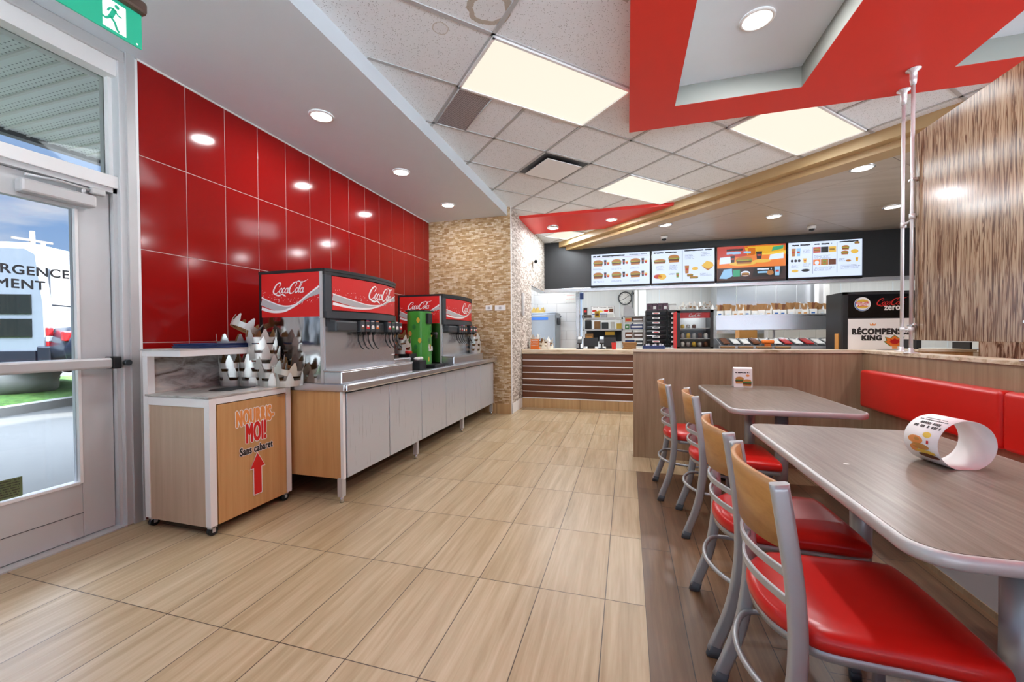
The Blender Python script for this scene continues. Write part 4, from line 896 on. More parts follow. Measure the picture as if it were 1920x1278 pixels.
struct(m, 'baseboard_front', 'tan tile skirting under the order counter')
m = MB('black'); m.box(.5, 5.4, 7.55, 8.25, .02, .93); m.box(.5, 5.4, 7.5, 8.3, .93, .95, 'steel'); solo(m, 'kitchen_table', 'steel topped work table behind the order counter', 'table')
# ---------------------------------------------------------------- low partitions
def partition(x0, x1, y0, y1, name, label, shape=None):
    t = thing(name, label, 'partition', ((x0+x1)/2, (y0+y1)/2, 0))
    m = MB('part_wood'); m.box(x0, x1, y0, y1, 0, 1.028); m.build('wood_panel', t)
    m = MB('counter_lam'); m.box(x0-.004, x1+.03, y0-.012, y1+.012, 1.028, 1.055, None, .003); m.build('cap', t); return t
PY = 4.092
t = thing('partition', 'low wood laminate partition across the dining area with pale cap', 'partition', (1.0, PY+.06, 0))
m = MB('part_wood'); m.box(.056, 1.918, PY, PY+.11, 0, 1.028); m.build('wood_panel', t)
m = MB('counter_lam'); m.prism([(.05, PY-.01), (1.91, PY-.01), (1.91, PY+.12), (.05, PY+.12)], XY, 1.028, 1.052); m.build('cap', t)
t = thing('partition', 'low wood laminate partition running along the bench with pale cap', 'partition', (1.98, 1.6, 0))
m = MB('part_wood'); m.box(1.919, 2.05, -1.5, PY+.11, 0, 1.028); m.build('wood_panel', t)
m = MB('counter_lam'); m.box(1.91, 2.062, -1.5, PY+.12, 1.028, 1.052, None, .002); m.build('cap', t)
# support poles and reed divider panel
def pole(x, y, ztop, label):
    t = thing('support_pole', label, 'pole', (x, y, 1.052), 0, 'steel poles on the partition cap')
    m = MB('pole_metal'); m.cyl((x, y, 1.06), (x, y, ztop), .0115, None, 16); m.build('shaft', t)
    m = MB('pole_metal'); m.lathe([(.042, 1.0525), (.042, 1.057), (.016, 1.064), (.014, 1.09)], x, y); m.build('foot_flange', t)
    m = MB('pole_metal'); m.lathe([(.014, ztop-.11), (.02, ztop-.07), (.02, ztop-.02), (.042, ztop-.006), (.042, ztop)], x, y); m.build('top_flange', t)
    return t
pA = pole(1.94, 3.53, 3.05, 'steel pole nearer the viewer, left edge of the reed divider'); pB = pole(2.035, 3.81, 3.05, 'steel pole just behind the first one, left of the reed divider')
pC = pole(1.94, 2.64, 3.05, 'steel pole at the right edge of the photograph holding the reed divider')
t = thing('divider_panel', 'clear resin divider panel with brown vertical reeds above the partition', 'panel', (1.972, 3.1, 1.13))
m = MB('reed_panel'); m.box(1.966, 1.978, 2.60, 3.545, 1.145, 2.60, None, .002); m.build('reed_sheet', t)
for y, z in ((3.53, 2.28), (3.53, 1.25), (2.65, 2.28), (2.65, 1.25)):
    m = MB('chrome'); m.cyl((1.94, y, z), (1.99, y, z), .016, None, 16); m.box(1.93, 1.966, y-.02, y+.03, z-.008, z+.008, None, .003); m.build('clamp', t)
m = MB('pole_metal'); m.tube([(1.94, 3.53, 2.02), (1.99, 3.61, 2.02), (2.035, 3.80, 2.02)], .008, None, 8); m.cyl((2.035, 3.80, 2.0), (2.035, 3.80, 2.04), .018); m.cyl((1.94, 3.53, 2.0), (1.94, 3.53, 2.04), .018); solo(m, 'pole_clamp', 'small steel clamp joining the two poles', 'clamp')
m = MB('pole_metal'); m.tube([(1.94, 3.53, 1.22), (2.035, 3.80, 1.22)], .008, None, 8); m.cyl((2.035, 3.80, 1.2), (2.035, 3.80, 1.24), .018); m.cyl((1.94, 3.53, 1.2), (1.94, 3.53, 1.24), .018); solo(m, 'pole_clamp', 'lower steel clamp joining the two poles near the cap', 'clamp')
# ---------------------------------------------------------------- bench
t = thing('bench', 'long red upholstered bench fixed along the partition', 'bench', (1.62, 2.2, 0))
def cushion(x0, x1, y0, y1, z0, z1, r):
    b = bmesh.new(); bmesh.ops.create_cube(b, size=1)
    for v in b.verts: v.co = Vector(((x0+x1)/2+v.co.x*(x1-x0), (y0+y1)/2+v.co.y*(y1-y0), (z0+z1)/2+v.co.z*(z1-z0)))
    bmesh.ops.bevel(b, geom=b.edges[:], offset=r, segments=5, affect='EDGES', profile=.55); b.verts.index_update()
    m = MB('red_vinyl'); m.bm(b, None, True); return m
for a, b_ in ((2.662, 3.965), (1.35, 2.656), (.05, 1.344)): cushion(1.835, 1.918, a, b_, .595, .898, .028).build('backrest_cushion', t)
for a, b_ in ((2.662, 3.965), (1.35, 2.656), (.05, 1.344)): cushion(1.47, 1.90, a, min(b_, 3.6), .36, .42, .022).build('seat_cushion', t)
m = MB('grey_print'); m.box(1.48, 1.50, .05, 3.6, .03, .36); m.build('front_panel', t)
m = MB('part_wood'); m.box(1.475, 1.502, .05, 3.6, .0, .03); m.build('panel_edge', t)
m = MB('black'); m.box(1.55, 1.915, .05, 3.6, .0, .36); m.build('plinth', t)
# ---------------------------------------------------------------- tables
def table(x0, x1, y0, y1, label):
    t = thing('dining_table', label, 'table', ((x0+x1)/2, (y0+y1)/2, 0), 0, 'dining tables with grey wood look tops'); h = .752
    m = MB('table_wood'); m.prism(rrect(x0+.006, x1-.006, y0+.006, y1-.006, .07, 8), XY, h-.035, h); m.build('tabletop', t)
    m = MB('alu'); A = rrect(x0, x1, y0, y1, .075, 8); n = len(A); prof = [(0, -.034), (.0045, -.028), (.006, -.017), (.0045, -.006), (0, -.001)]
    vs = []
    cx, cy = (x0+x1)/2, (y0+y1)/2
    for dx, dz in prof:
        B_ = rrect(x0-dx, x1+dx, y0-dx, y1+dx, .075+dx, 8); vs += [Vector((x, y, h+dz)) for x, y in B_]
    fs = []
    for k in range(len(prof)-1):
        for i in range(n): fs.append((k*n+i, k*n+(i+1) % n, (k+1)*n+(i+1) % n, (k+1)*n+i))
    m.add(vs, fs, None, True)
    I = rrect(x0+.007, x1-.007, y0+.007, y1-.007, .07, 8); O = rrect(x0, x1, y0, y1, .075, 8)
    for z in (h-.001, h-.034): m.add([Vector((x, y, z)) for x, y in I+O], [(i, (i+1) % n, n+(i+1) % n, n+i) for i in range(n)])
    m.build('edge_band', t)
    xc = (x0+x1)/2-.005
    for y in (y0+.27, y1-.26):
        m = MB('chair_metal'); m.cyl((xc, y, .04), (xc, y, h-.05), .037, None, 28); m.build('column', t)
        m = MB('black'); m.box(xc-.15, xc+.15, y-.12, y+.12, h-.05, h-.035); m.build('mounting_plate', t)
        m = MB('black')
        for a in (0, 90):
            R_ = Matrix.Translation((xc, y, 0)) @ Matrix.Rotation(math.radians(a), 4, 'Z'); L = .27 if a == 0 else .26
            m.box(-L, L, -.035, .035, .012, .04, None, .008, R_)
            for s_ in (-1, 1): m.box(s_*L-.02*s_-.018, s_*L-.02*s_+.018, -.018, .018, 0, .014, None, 0, R_)
        m.build('base', t)
    return t
T1 = table(.60, 1.30, 2.66, 3.88, 'rectangular dining table with folded menu tent, nearer the partition')
T2 = table(.58, 1.30, 1.02, 2.26, 'rectangular dining table with a rolled paper loop on it, nearest the viewer')
# table tents
def foodpic(d, x, y, s):
    d.put(disc2d(x, y+.25*s, .42*s, .22*s), 'tan_print').up(); d.put(rect2d(x-.44*s, y+.02*s, x+.44*s, y+.16*s), 'green_print'); d.put(rect2d(x-.42*s, y-.12*s, x+.42*s, y+.04*s), 'brown_print').up(); d.put(rect2d(x-.40*s, y-.28*s, x+.40*s, y-.12*s), 'tan_print')
t = thing('table_tent', 'white folded card with burger picture standing on the farther table', 'card', (.93, 3.77, .752))
m = MB('white_print'); x0, x1, yb, zt = .855, .995, 3.78, .918
pts = [(3.735, .7525), (3.745, zt-.01), (3.765, zt), (3.785, zt-.01), (3.80, .7525)]
for a, b_ in zip(pts, pts[1:]): m.add([(x0, a[0], a[1]), (x1, a[0], a[1]), (x1, b_[0], b_[1]), (x0, b_[0], b_[1]), (x0, a[0]+.001, a[1]-.001), (x1, a[0]+.001, a[1]-.001), (x1, b_[0]-.001, b_[1]-.001), (x0, b_[0]-.001, b_[1]-.001)], [(0, 1, 2, 3), (4, 7, 6, 5), (0, 4, 5, 1), (2, 6, 7, 3), (1, 5, 6, 2), (0, 3, 7, 4)])
m.build('folded_card', t)
d = DEC(lambda u, v, s: Vector((u, 3.735+.01*(v-.7525)/.155-s, v)), .0006); rg = random.Random(4)
for zz_, hh in ((.904, .004), (.897, .005)): pseudo(d, x0+.015, x1-.015, zz_, hh, 'dark_print', rg)
for zz_, hh in ((.886, .010), (.873, .010)): pseudo(d, x0+.02 if hh > .009 and zz_ > .88 else x0+.012, x1-.02, zz_, hh, 'dark_print', rg, .7)
d.put(disc2d(x1-.035, .85, .014, .009), 'orange_print'); foodpic(d, .90, .805, .075); foodpic(d, .955, .785, .075); d.build('printed_graphics', t)
# rolled loop
t = thing('paper_loop', 'white card rolled into a loop with food pictures, standing on the nearest table', 'card', (1.03, 1.68, .752))
R_ = .082; CZ = .752+.078
ax = Vector((.22, -.975, 0)).normalized(); sd = Vector((ax.y, -ax.x, 0)).normalized()
if sd.x > 0: sd = -sd
Cc = Vector((1.045, 1.71, CZ)); Wd = .12
def loopf(u, v, s):  # u along the circumference (0 bottom, positive over the left side), v across the width
    a = u; r = R_+s; x = math.sin(a)*r; z = -math.cos(a)*r; z = max(z, -.077-s*.2)
    return Cc+sd*x*1.12+Vector((0, 0, z))+ax*(v*Wd-Wd/2)
m = MB('white_print'); N = 64; vs = []
for k in range(N): a = 2*math.pi*k/N; vs += [loopf(a, 0, 0), loopf(a, 1, 0), loopf(a, 0, -.0012), loopf(a, 1, -.0012)]
fs = []
for k in range(N): i = 4*k; j = 4*((k+1) % N); fs += [(i, i+1, j+1, j), (i+2, j+2, j+3, i+3), (i, j, j+2, i+2), (i+1, i+3, j+3, j+1)]
m.add(vs, fs, None, True); m.build('card_strip', t)
d = DEC(lambda u, v, s: loopf(v, u, s), .0007); rg = random.Random(8)
for a, hh, x0_, x1_ in ((2.72, .04, .2, .8), (2.60, .05, .12, .9), (2.42, .12, .25, .8), (2.24, .12, .12, .9)): 
    x = x0_
    while x < x1_: 
        w = .03+.035*rg.random()
        if rg.random() > .12: d.put(rect2d(x, a-hh/2, x+w*.8, a+hh/2), 'dark_print')
        x += w
d.put(disc2d(.66, 1.9, .12, .12), 'yellow_print'); d.put(disc2d(.36, 1.62, .22, .17), 'orange_print'); d.up(); d.put(disc2d(.5, 1.38, .26, .12), 'tan_print'); d.put(disc2d(.30, 1.25, .12, .16), 'orange_print'); d.up(); d.put(disc2d(.62, 1.18, .3, .09), 'yellow_print'); d.up(); d.put(disc2d(.68, 1.03, .3, .1), 'brown_print'); d.put(disc2d(.42, 1.66, .08, .07), 'tan_print'); d.put(rect2d(.7, 1.55, .76, 1.68), 'red_print')
d.mb.build('printed_graphics', t, fix=False)
m = MB('paper'); b = disc2d(0, 0, .009, .007, 10)[0]; m.prism([(.72+x, 1.63+y) for x, y in b], XY, .7521, .7526); solo(m, 'paper_scrap', 'tiny white scrap of paper on the nearest table', 'scrap')
# ---------------------------------------------------------------- chairs
def sweep(m, path, w, h, mat, ydir=Vector((0, 1, 0)), sq=.35):
    """rounded rectangular bar along a path; w in the bending plane, h across"""
    P = [Vector(p) for p in path]; n = len(P); sec = rrect(-w/2, w/2, -h/2, h/2, min(w, h)*sq, 3); k = len(sec); vs = []
    for i, p in enumerate(P):
        d = (P[min(i+1, n-1)]-P[max(i-1, 0)]).normalized(); a = d.cross(ydir).normalized()
        vs += [p+a*x+ydir*y for x, y in sec]
    fs = [(i*k+j, i*k+(j+1) % k, (i+1)*k+(j+1) % k, (i+1)*k+j) for i in range(n-1) for j in range(k)]
    m.add(vs, fs, mat, True); m.add(vs[:k], [tuple(range(k))], mat); m.add(vs[-k:], [tuple(range(k))], mat)
def smooth(pts, n=5):
    P = [Vector(p) for p in pts]; Q = []; L = len(P)
    for i in range(L-1):
        p0, p1, p2, p3 = P[max(i-1, 0)], P[i], P[i+1], P[min(i+2, L-1)]
        for k in range(n): t = k/n; Q.append(.5*((2*p1)+(p2-p0)*t+(2*p0-5*p1+4*p2-p3)*t*t+(3*p1-p0-3*p2+p3)*t**3))
    Q.append(P[-1]); return Q
def make_chair(label):
    t = thing('dining_chair', label, 'chair', (0, 0, 0), 0, 'chairs in a row along the two tables'); HW = .20
    B = lambda mm, n_, p_=None: mm.build(n_, p_ or t, world=False)
    # origin: floor below the seat centre; +x is forward
    prof = smooth([(-.222, 0, .836), (-.205, 0, .72), (-.187, 0, .58), (-.180, 0, .44), (-.188, 0, .32), (-.215, 0, .18), (-.272, 0, .022)], 5)
    for s_ in (-1, 1):
        m = MB('chair_metal'); sweep(m, [p+Vector((0, s_*(HW+.0), 0)) for p in prof], .042, .026, 'chair_metal'); 
        pt = B(m, 'rear_post'); m = MB('foot_rubber'); sweep(m, [(-.262, s_*HW, .042), (-.274, s_*HW, .0)], .045, .029, 'foot_rubber'); B(m, 'foot_cap', pt)
        m = MB('chair_metal'); sweep(m, [(.165, s_*.178, .43), (.172, s_*.186, .2), (.178, s_*.19, .02)], .03, .024, 'chair_metal'); fl = B(m, 'front_leg'); m = MB('dark_grey'); sweep(m, [(.177, s_*.19, .035), (.179, s_*.19, 0)], .034, .028, 'dark_grey'); B(m, 'foot_cap', fl)
    def arc(z, x0, bow, hw, n=14): return [Vector((x0-bow*math.cos(math.pi/2*y), y*hw, z)) for y in [-1+2*i/n for i in range(n+1)]]
    # bent plywood top slat
    m = MB('chair_ply'); N = 18; vs = []
    for i in range(N+1):
        y = -1+2*i/N
        for z, xo in ((.832, -.217), (.75, -.205), (.668, -.195)):
            b_ = .05*(1-y*y); zz_ = z+(.006*(1-y*y) if z > .8 else -.012*(1-y*y) if z < .7 else 0)
            vs += [(xo-b_-.007, y*(HW-.012), zz_), (xo-b_+.007, y*(HW-.012), zz_)]
    fs = []
    for i in range(N):
        a, b_ = 6*i, 6*(i+1)
        fs += [(a, b_, b_+2, a+2), (a+2, b_+2, b_+4, a+4), (a+1, a+3, b_+3, b_+1), (a+3, a+5, b_+5, b_+3), (a, a+1, b_+1, b_), (a+4, b_+4, b_+5, a+5)]
    fs += [(0, 2, 3, 1), (2, 4, 5, 3), (6*N, 6*N+1, 6*N+3, 6*N+2), (6*N+2, 6*N+3, 6*N+5, 6*N+4)]
    m.add(vs, fs, None, True); B(m, 'top_slat')
    for z, xo in ((.605, -.190), (.535, -.184)):
        m = MB('chair_metal'); P = arc(z, xo, .055, HW-.01); sweep(m, P, .010, .022, 'chair_metal', Vector((0, 0, 1))); B(m, 'back_rung')
    # seat
    def outline(o=0, n=9):
        pts = [(-.165, -.17), (-.11, -.2), (.05, -.208), (.19, -.215), (.225, -.18), (.232, 0), (.225, .18), (.19, .215), (.05, .208), (-.11, .2), (-.165, .17), (-.215, .10), (-.232, 0), (-.215, -.10)]
        P = [Vector((a, b_, 0)) for a, b_ in pts]; L = len(P); Q = []
        for i in range(L):
            p0, p1, p2, p3 = P[i-1], P[i], P[(i+1) % L], P[(i+2) % L]
            for k in range(5): u = k/5; Q.append(.5*((2*p1)+(p2-p0)*u+(2*p0-5*p1+4*p2-p3)*u*u+(3*p1-p0-3*p2+p3)*u**3))
        return [q*(1+o) for q in Q]
    m = MB('red_vinyl'); lay = [(-.06, .438), (-.01, .440), (.0, .450), (0, .462), (-.015, .473), (-.06, .481), (-.16, .487), (-.35, .490), (-.7, .488)]; n = len(outline()); vs = []
    for o_, z in lay: vs += [Vector((q.x, q.y, z)) for q in outline(o_)]
    m.add(vs, [(k*n+i, k*n+(i+1) % n, (k+1)*n+(i+1) % n, (k+1)*n+i) for k in range(len(lay)-1) for i in range(n)], None, True)
    m.add(vs[-n:], [tuple(range(n))], None, True); m.add(vs[:n], [tuple(range(n))]); B(m, 'seat')
    m = MB('chair_metal'); vs = []
    for o_, z in ((-.05, .415), (-.03, .415), (-.03, .44), (-.10, .44)): vs += [Vector((q.x, q.y, z)) for q in outline(o_)]
    m.add(vs, [(k*n+i, k*n+(i+1) % n, (k+1)*n+(i+1) % n, (k+1)*n+i) for k in range(3) for i in range(n)], None, True); B(m, 'seat_frame')
    m = MB('chair_metal'); m.tube(smooth([(.176, -.186, .24), (.0, -.19, .255), (-.17, -.19, .27), (-.235, -.12, .272), (-.262, 0, .272), (-.235, .12, .272), (-.17, .19, .27), (.0, .19, .255), (.176, .186, .24)], 4), .009, None, 10); m.tube([(.176, -.186, .24), (.19, 0, .24), (.176, .186, .24)], .009, None, 10); B(m, 'stretcher_hoop')
    return t
ch = make_chair('red seated dining chair nearest the viewer, lowest in the photograph'); ch.location = (.575, 1.31, 0)
dup(ch, (.575, 1.83, 0), .01, 'red seated dining chair, second from the viewer at the nearest table')
dup(ch, (.605, 2.73, 0), -.02, 'red seated dining chair, third from the viewer, at the table with the menu tent')
dup(ch, (.495, 3.27, 0), .03, 'red seated dining chair farthest from the viewer, close to the partition end')
# ---------------------------------------------------------------- menu screens
MY = BY-.07
def screen(x0, x1, z0, z1, label, mat, paint):
    t = thing('menu_screen', label, 'screen', ((x0+x1)/2, BY-.03, z0), 0, 'menu screens on the black header wall')
    m = MB('black_gloss'); m.box(x0-.012, x1+.012, MY+.002, BY-.005, z0-.045, z1+.012, None, .003); m.build('casing', t)
    m = MB(mat); m.box(x0, x1, MY-.002, MY+.003, z0, z1); sc = m.build('display', t)
    d = DEC(lambda u, v, s: Vector((x0+(x1-x0)*u, MY-.002-s, z0+(z1-z0)*v)), .0012); paint(d); d.build('menu_picture', sc)
def burger(d, x, y, w, h, long=False):
    L = d.k
    d.put(disc2d(x, y+h*.18, w*.5, h*.34, 14), 's_bun', L).put(rect2d(x-w*.5, y-h*.02, x+w*.5, y+h*.14), 's_green', L+1).put(rect2d(x-w*.47, y-h*.2, x+w*.47, y), 's_meat', L+1).put(rect2d(x-w*.44, y-h*.40, x+w*.44, y-h*.2), 's_bun', L+1).put(rect2d(x-w*.4, y+h*.01, x+w*.3, y+h*.05), 's_fry', L+2)
def cup(d, x, y, w, h, mat='s_cola'): d.put(poly2d([(x-w*.36, y-h/2), (x+w*.36, y-h/2), (x+w*.5, y+h/2), (x-w*.5, y+h/2)]), mat); d.put(rect2d(x-w*.3, y-h*.1, x+w*.3, y+h*.12), 's_red', d.k+1)
def fries(d, x, y, w, h): d.put(poly2d([(x-w*.35, y-h/2), (x+w*.35, y-h/2), (x+w*.5, y+h*.1), (x-w*.5, y+h*.1)]), 's_red'); d.put(poly2d([(x-w*.5, y+h*.1), (x-w*.4, y+h*.5), (x, y+h*.38), (x+w*.4, y+h*.52), (x+w*.5, y+h*.1)]), 's_fry')
def lines(d, x, y, w, n, rg, h=.016):
    for k in range(n): pseudo(d, x, x+w*(.7+.3*rg.random()), y-k*h*1.9, h, 's_ink', rg, .4)
def m1(d):
    rg = random.Random(1); pseudo(d, .03, .58, .93, .05, 's_black', rg, .75); d.put(rect2d(.03, .88, .97, .885), 's_red'); pseudo(d, .66, .95, .935, .025, 's_ink', rg)
    for r_ in range(2):
        for c_ in range(3):
            x, y = .12+.32*c_, .70-.40*r_; burger(d, x, y, .17, .22); cup(d, x+.125, y+.02, .045, .17); fries(d, x+.175, y, .05, .10); lines(d, x-.09, y-.17, .2, 2, rg)
def m2(d):
    rg = random.Random(5); pseudo(d, .03, .44, .93, .045, 's_black', rg, .75); pseudo(d, .53, .96, .95, .045, 's_black', rg, .75); d.put(rect2d(.495, .03, .5, .97), 's_ink')
    burger(d, .13, .66, .2, .15); burger(d, .36, .72, .18, .26); lines(d, .07, .52, .14, 5, rg); lines(d, .29, .52, .14, 5, rg); lines(d, .54, .82, .15, 5, rg); lines(d, .79, .86, .15, 4, rg)
    d.put(disc2d(.10, .20, .07, .07), 's_red'); d.put(disc2d(.17, .19, .07, .09), 's_fry'); lines(d, .28, .28, .12, 2, rg); cup(d, .42, .22, .05, .14, 's_green')
    cup(d, .57, .38, .07, .24, 's_bun'); d.put(disc2d(.70, .40, .05, .05), 's_fry'); d.put(poly2d([(.80, .48), (.88, .62), (.97, .56), (.99, .46), (.90, .34)]), 's_fry'); d.put(poly2d([(.80, .46), (.90, .32), (.99, .44), (.90, .38)]), 's_bun', d.k+1)
    burger(d, .62, .2, .1, .1); burger(d, .68, .13, .14, .08); lines(d, .78, .24, .18, 3, rg)
def m3(d):
    rg = random.Random(6); d.put(poly2d([(0, .62), (1, .8), (1, 1), (0, 1)]), 's_red'); d.put(poly2d([(.45, .72), (1, .70), (1, .95), (.72, 1), (.40, .98)]), 'screen_yellow'); d.put(rect2d(0, 0, 1, .36), 'screen_dark'); d.up()
    pseudo(d, .14, .38, .89, .07, 's_black', rg, .8); pseudo(d, .14, .50, .80, .08, 's_blue', rg, .8); d.put(poly2d([(.80, .80), (.96, .86), (.97, .96), (.82, .92)]), 's_teal'); d.up()
    d.put(poly2d([(.03, .48), (.2, .50), (.22, .70), (.04, .68)]), 'screen_white'); d.put(poly2d([(.76, .55), (.97, .58), (.97, .74), (.78, .70)]), 'screen_white'); d.put(disc2d(.38, .48, .2, .07), 's_fry'); d.up()
    burger(d, .40, .56, .24, .24); cup(d, .23, .62, .07, .2); cup(d, .62, .70, .09, .22); d.put(disc2d(.66, .53, .13, .05), 's_fry'); d.put(poly2d([(.03, .06), (.10, .32), (.22, .34), (.23, .12), (.14, .04)]), 's_blue'); d.put(rect2d(.24, .10, .34, .30), 's_teal'); d.put(disc2d(.42, .18, .07, .08), 'screen_white'); d.put(poly2d([(.52, .08), (.92, .08), (.97, .34), (.55, .34)]), 's_black'); d.up()
    burger(d, .42, .16, .12, .1); pseudo(d, .56, .80, .29, .05, 'screen_white', rg, .7); pseudo(d, .57, .74, .20, .07, 's_blue', rg, .7); cup(d, .88, .22, .08, .26, 's_blue'); d.put(disc2d(.78, .18, .05, .07), 's_bun')
def m4(d):
    rg = random.Random(9); pseudo(d, .05, .60, .92, .045, 's_black', rg, .75); pseudo(d, .70, .95, .95, .04, 's_black', rg, .75); d.put(rect2d(.335, .1, .34, .85), 's_ink'); d.put(rect2d(.665, .1, .67, .95), 's_ink')
    cup(d, .07, .72, .06, .22, 's_bun'); cup(d, .14, .72, .06, .22, 's_blue'); lines(d, .2, .78, .12, 4, rg); 
    for x in (.05, .1, .15): d.put(disc2d(x, .48, .02, .04), 's_cola')
    cup(d, .23, .48, .05, .12, 's_fry'); lines(d, .04, .36, .12, 3, rg); lines(d, .20, .38, .12, 3, rg); d.put(disc2d(.09, .19, .05, .04), 's_fry'); d.put(disc2d(.24, .2, .06, .04), 's_black')
    for k, (a, b_) in enumerate(((.345, 's_red'), (.45, 's_black'), (.555, 's_fry'))): d.put(rect2d(a, .68, a+.10, .84), b_); d.put(rect2d(a, .33, a+.10, .49), ('screen_orange', 's_bun', 's_meat')[k])
    d.up(); burger(d, .395, .76, .08, .1); burger(d, .6, .76, .07, .07); cup(d, .5, .41, .05, .12, 's_green'); d.put(disc2d(.395, .40, .03, .06), 'screen_white'); lines(d, .36, .60, .28, 4, rg); lines(d, .36, .27, .28, 4, rg)
    burger(d, .78, .78, .1, .14); burger(d, .93, .90, .07, .07); burger(d, .77, .64, .1, .12); d.put(disc2d(.90, .67, .05, .06), 's_fry'); lines(d, .69, .48, .1, 3, rg); d.put(disc2d(.82, .42, .035, .03), 's_bun'); cup(d, .93, .45, .04, .12, 's_fry'); lines(d, .72, .30, .26, 4, rg)
bz0, bz1 = 2.19, 2.815
screen(-.70, .425, bz0, bz1, 'leftmost menu screen with six burger combos on pale blue', 'screen_white', m1)
screen(.465, 1.575, bz0, bz1, 'second menu screen with fries and a sandwich pair on pale blue', 'screen_white', m2)
screen(1.625, 2.74, bz0, bz1, 'orange promotional menu screen', 'screen_orange', m3)
screen(2.785, 3.885, bz0, bz1, 'rightmost menu screen with drinks and small picture squares', 'screen_white', m4)
# ---------------------------------------------------------------- kitchen
def rectP(x0, y0, x1, y1, Y):
    a = at(x0, y1, Y=Y); b_ = at(x1, y0, Y=Y); return a.x, b_.x, a.z, b_.z
def bxp(m, x0, y0, x1, y1, Y, dep, mat=None, bev=0, z0=None):
    a, b_, c0, c1 = rectP(x0, y0, x1, y1, Y); m.box(a, b_, Y, Y+dep, c0 if z0 is None else z0, c1, mat, bev); return a, b_, c0, c1
# fridge
a = at(940, 590, Y=8.75).x; b_ = at(1042, 590, Y=8.75).x; zt = at(1030, 585, Y=8.75).z
a = -2.12
t = thing('steel_fridge', 'grey steel upright fridge with blue tape, left of the kitchen', 'fridge', ((a+b_)/2, 9.05, 0))
m = MB('fridge_grey'); m.box(a, b_, 8.8, 9.4, .05, zt, None, .015); m.build('cabinet', t)
m = MB('fridge_grey'); m.box(a+.01, b_-.01, 8.75, 8.8, .1, zt-.05, None, .01); dd_ = m.build('door', t); m = MB('blue_print'); m.box(a+.02, b_-.17, 8.746, 8.75, zt-.17, zt-.11); m.build('blue_tape', dd_)
m = MB('dark_grey'); m.box(b_, b_+.07, 8.9, 9.05, zt-.28, zt-.12, None, .02); m.tube([(b_+.04, 8.95, zt-.16), (b_+.09, 8.95, zt-.07)], .012); m.build('side_holder', t)
gc = crown0.data.copy(); gc.materials[0] = MATS['gold_card']; gc.materials[1] = MATS['gold_card']
for k, px in enumerate((1001, 1012)): p = at(px, 586, Y=8.95); crown(p.x, 8.98, zt+.001, 0, 1.0, 'gold paper crown on top of the steel fridge', 'gold crowns on the fridge', 1.25, gc)
# notice on tile wall
a, b_, c0, c1 = rectP(1060, 551, 1079, 567, 9.5)
m = MB('paper'); m.box(a, b_, 9.494, 9.5, c0, c1); t = solo(m, 'notice_sheet', 'printed paper notice on the white kitchen tiles', 'notice')
d = DEC(lambda u, v, s: Vector((u, 9.494-s, v)), .001); rg = random.Random(3)
for k in range(6): pseudo(d, a+.02, b_-.02, c1-.03-k*.028, .014, 'red_print' if k in (0, 3) else 'grey_paint', rg, .4)
d.build('printed_graphics', t)
# clock
p = at(1172, 559, Y=KY-.02); t = thing('wall_clock', 'round white wall clock high in the kitchen', 'clock', (p.x, KY, p.z-.2))
RL = lambda x, y, z: Vector((p.x+x, KY-.006-z, p.z+y))
m = MB('white_gloss'); N = 40; rr = .165
m.add([RL(rr*math.cos(2*math.pi*k/N), rr*math.sin(2*math.pi*k/N), zz_) for zz_ in (0, .03) for k in range(N)], [tuple(range(N)), tuple(range(N, 2*N))]+[(k, (k+1) % N, N+(k+1) % N, N+k) for k in range(N)]); m.build('face', t)
m = MB('dark_grey'); m.tube([RL(rr*math.cos(2*math.pi*k/N), rr*math.sin(2*math.pi*k/N), .03) for k in range(N)], .016, None, 8, False, True); m.build('rim', t)
m = MB('black'); 
for ang, L in ((math.radians(35), .12), (math.radians(215), .08)): m.tube([RL(0, 0, .036), RL(L*math.cos(ang), L*math.sin(ang), .036)], .007, None, 6)
m.build('hands', t)
m = MB('black')
for k in range(12): a_ = math.pi*k/6; m.tube([RL(.12*math.cos(a_), .12*math.sin(a_), .034), RL(.14*math.cos(a_), .14*math.sin(a_), .034)], .006, None, 5)
m.build('hour_marks', t)
m = MB('black'); p = at(1186, 550, Y=KY-.05); m.lathe([(.03, p.z-.03), (.04, p.z), (.03, p.z+.03)], p.x, KY-.05, None, 16); solo(m, 'wall_speaker', 'tiny black round device beside the wall clock', 'speaker')
# back shelving
t = thing('kitchen_shelf_unit', 'grey metal shelf unit with cartons at the back of the kitchen, under the poster', 'shelf', (-.7, 9.9, 0)); Y = 9.8
x0, x1 = at(1092, 600, Y=Y).x, at(1168, 600, Y=Y).x
m = MB('alu')
for py in (596, 617): z = at(1130, py, Y=Y).z; m.box(x0, x1, Y, Y+.5, z-.03, z+.01)
z = at(1130, 640, Y=Y).z; m.box(x0, x1, Y, Y+.5, z-.02, z)
for x in (x0, x1-.03): m.box(x, x+.03, Y, Y+.03, 0, at(1130, 592, Y=Y).z); m.box(x, x+.03, Y+.47, Y+.5, 0, at(1130, 592, Y=Y).z)
m.build('frame', t); m = MB('black'); zb = at(1130, 640, Y=Y).z; m.box(x0+.05, x1-.03, Y+.45, Y+.47, zb, at(1130, 619, Y=Y).z); m.build('back_panel', t)
def kbox(x0, y0, x1, y1, Y, dep, mat, name, label, cat, bev=.004, group=None, extra=None, zfloor=None):
    m = MB(mat); a, b_, c0, c1 = rectP(x0, y0, x1, y1, Y); m.box(a, b_, Y, Y+dep, c0 if zfloor is None else zfloor, c1, None, bev)
    if extra: extra(m, a, b_, c0, c1, Y)
    return solo(m, name, label, cat, group)
zs1 = at(1130, 617, Y=9.8).z+.0105; zs2 = at(1130, 596, Y=9.8).z+.0105; zs0 = at(1130, 640, Y=9.8).z+.0005
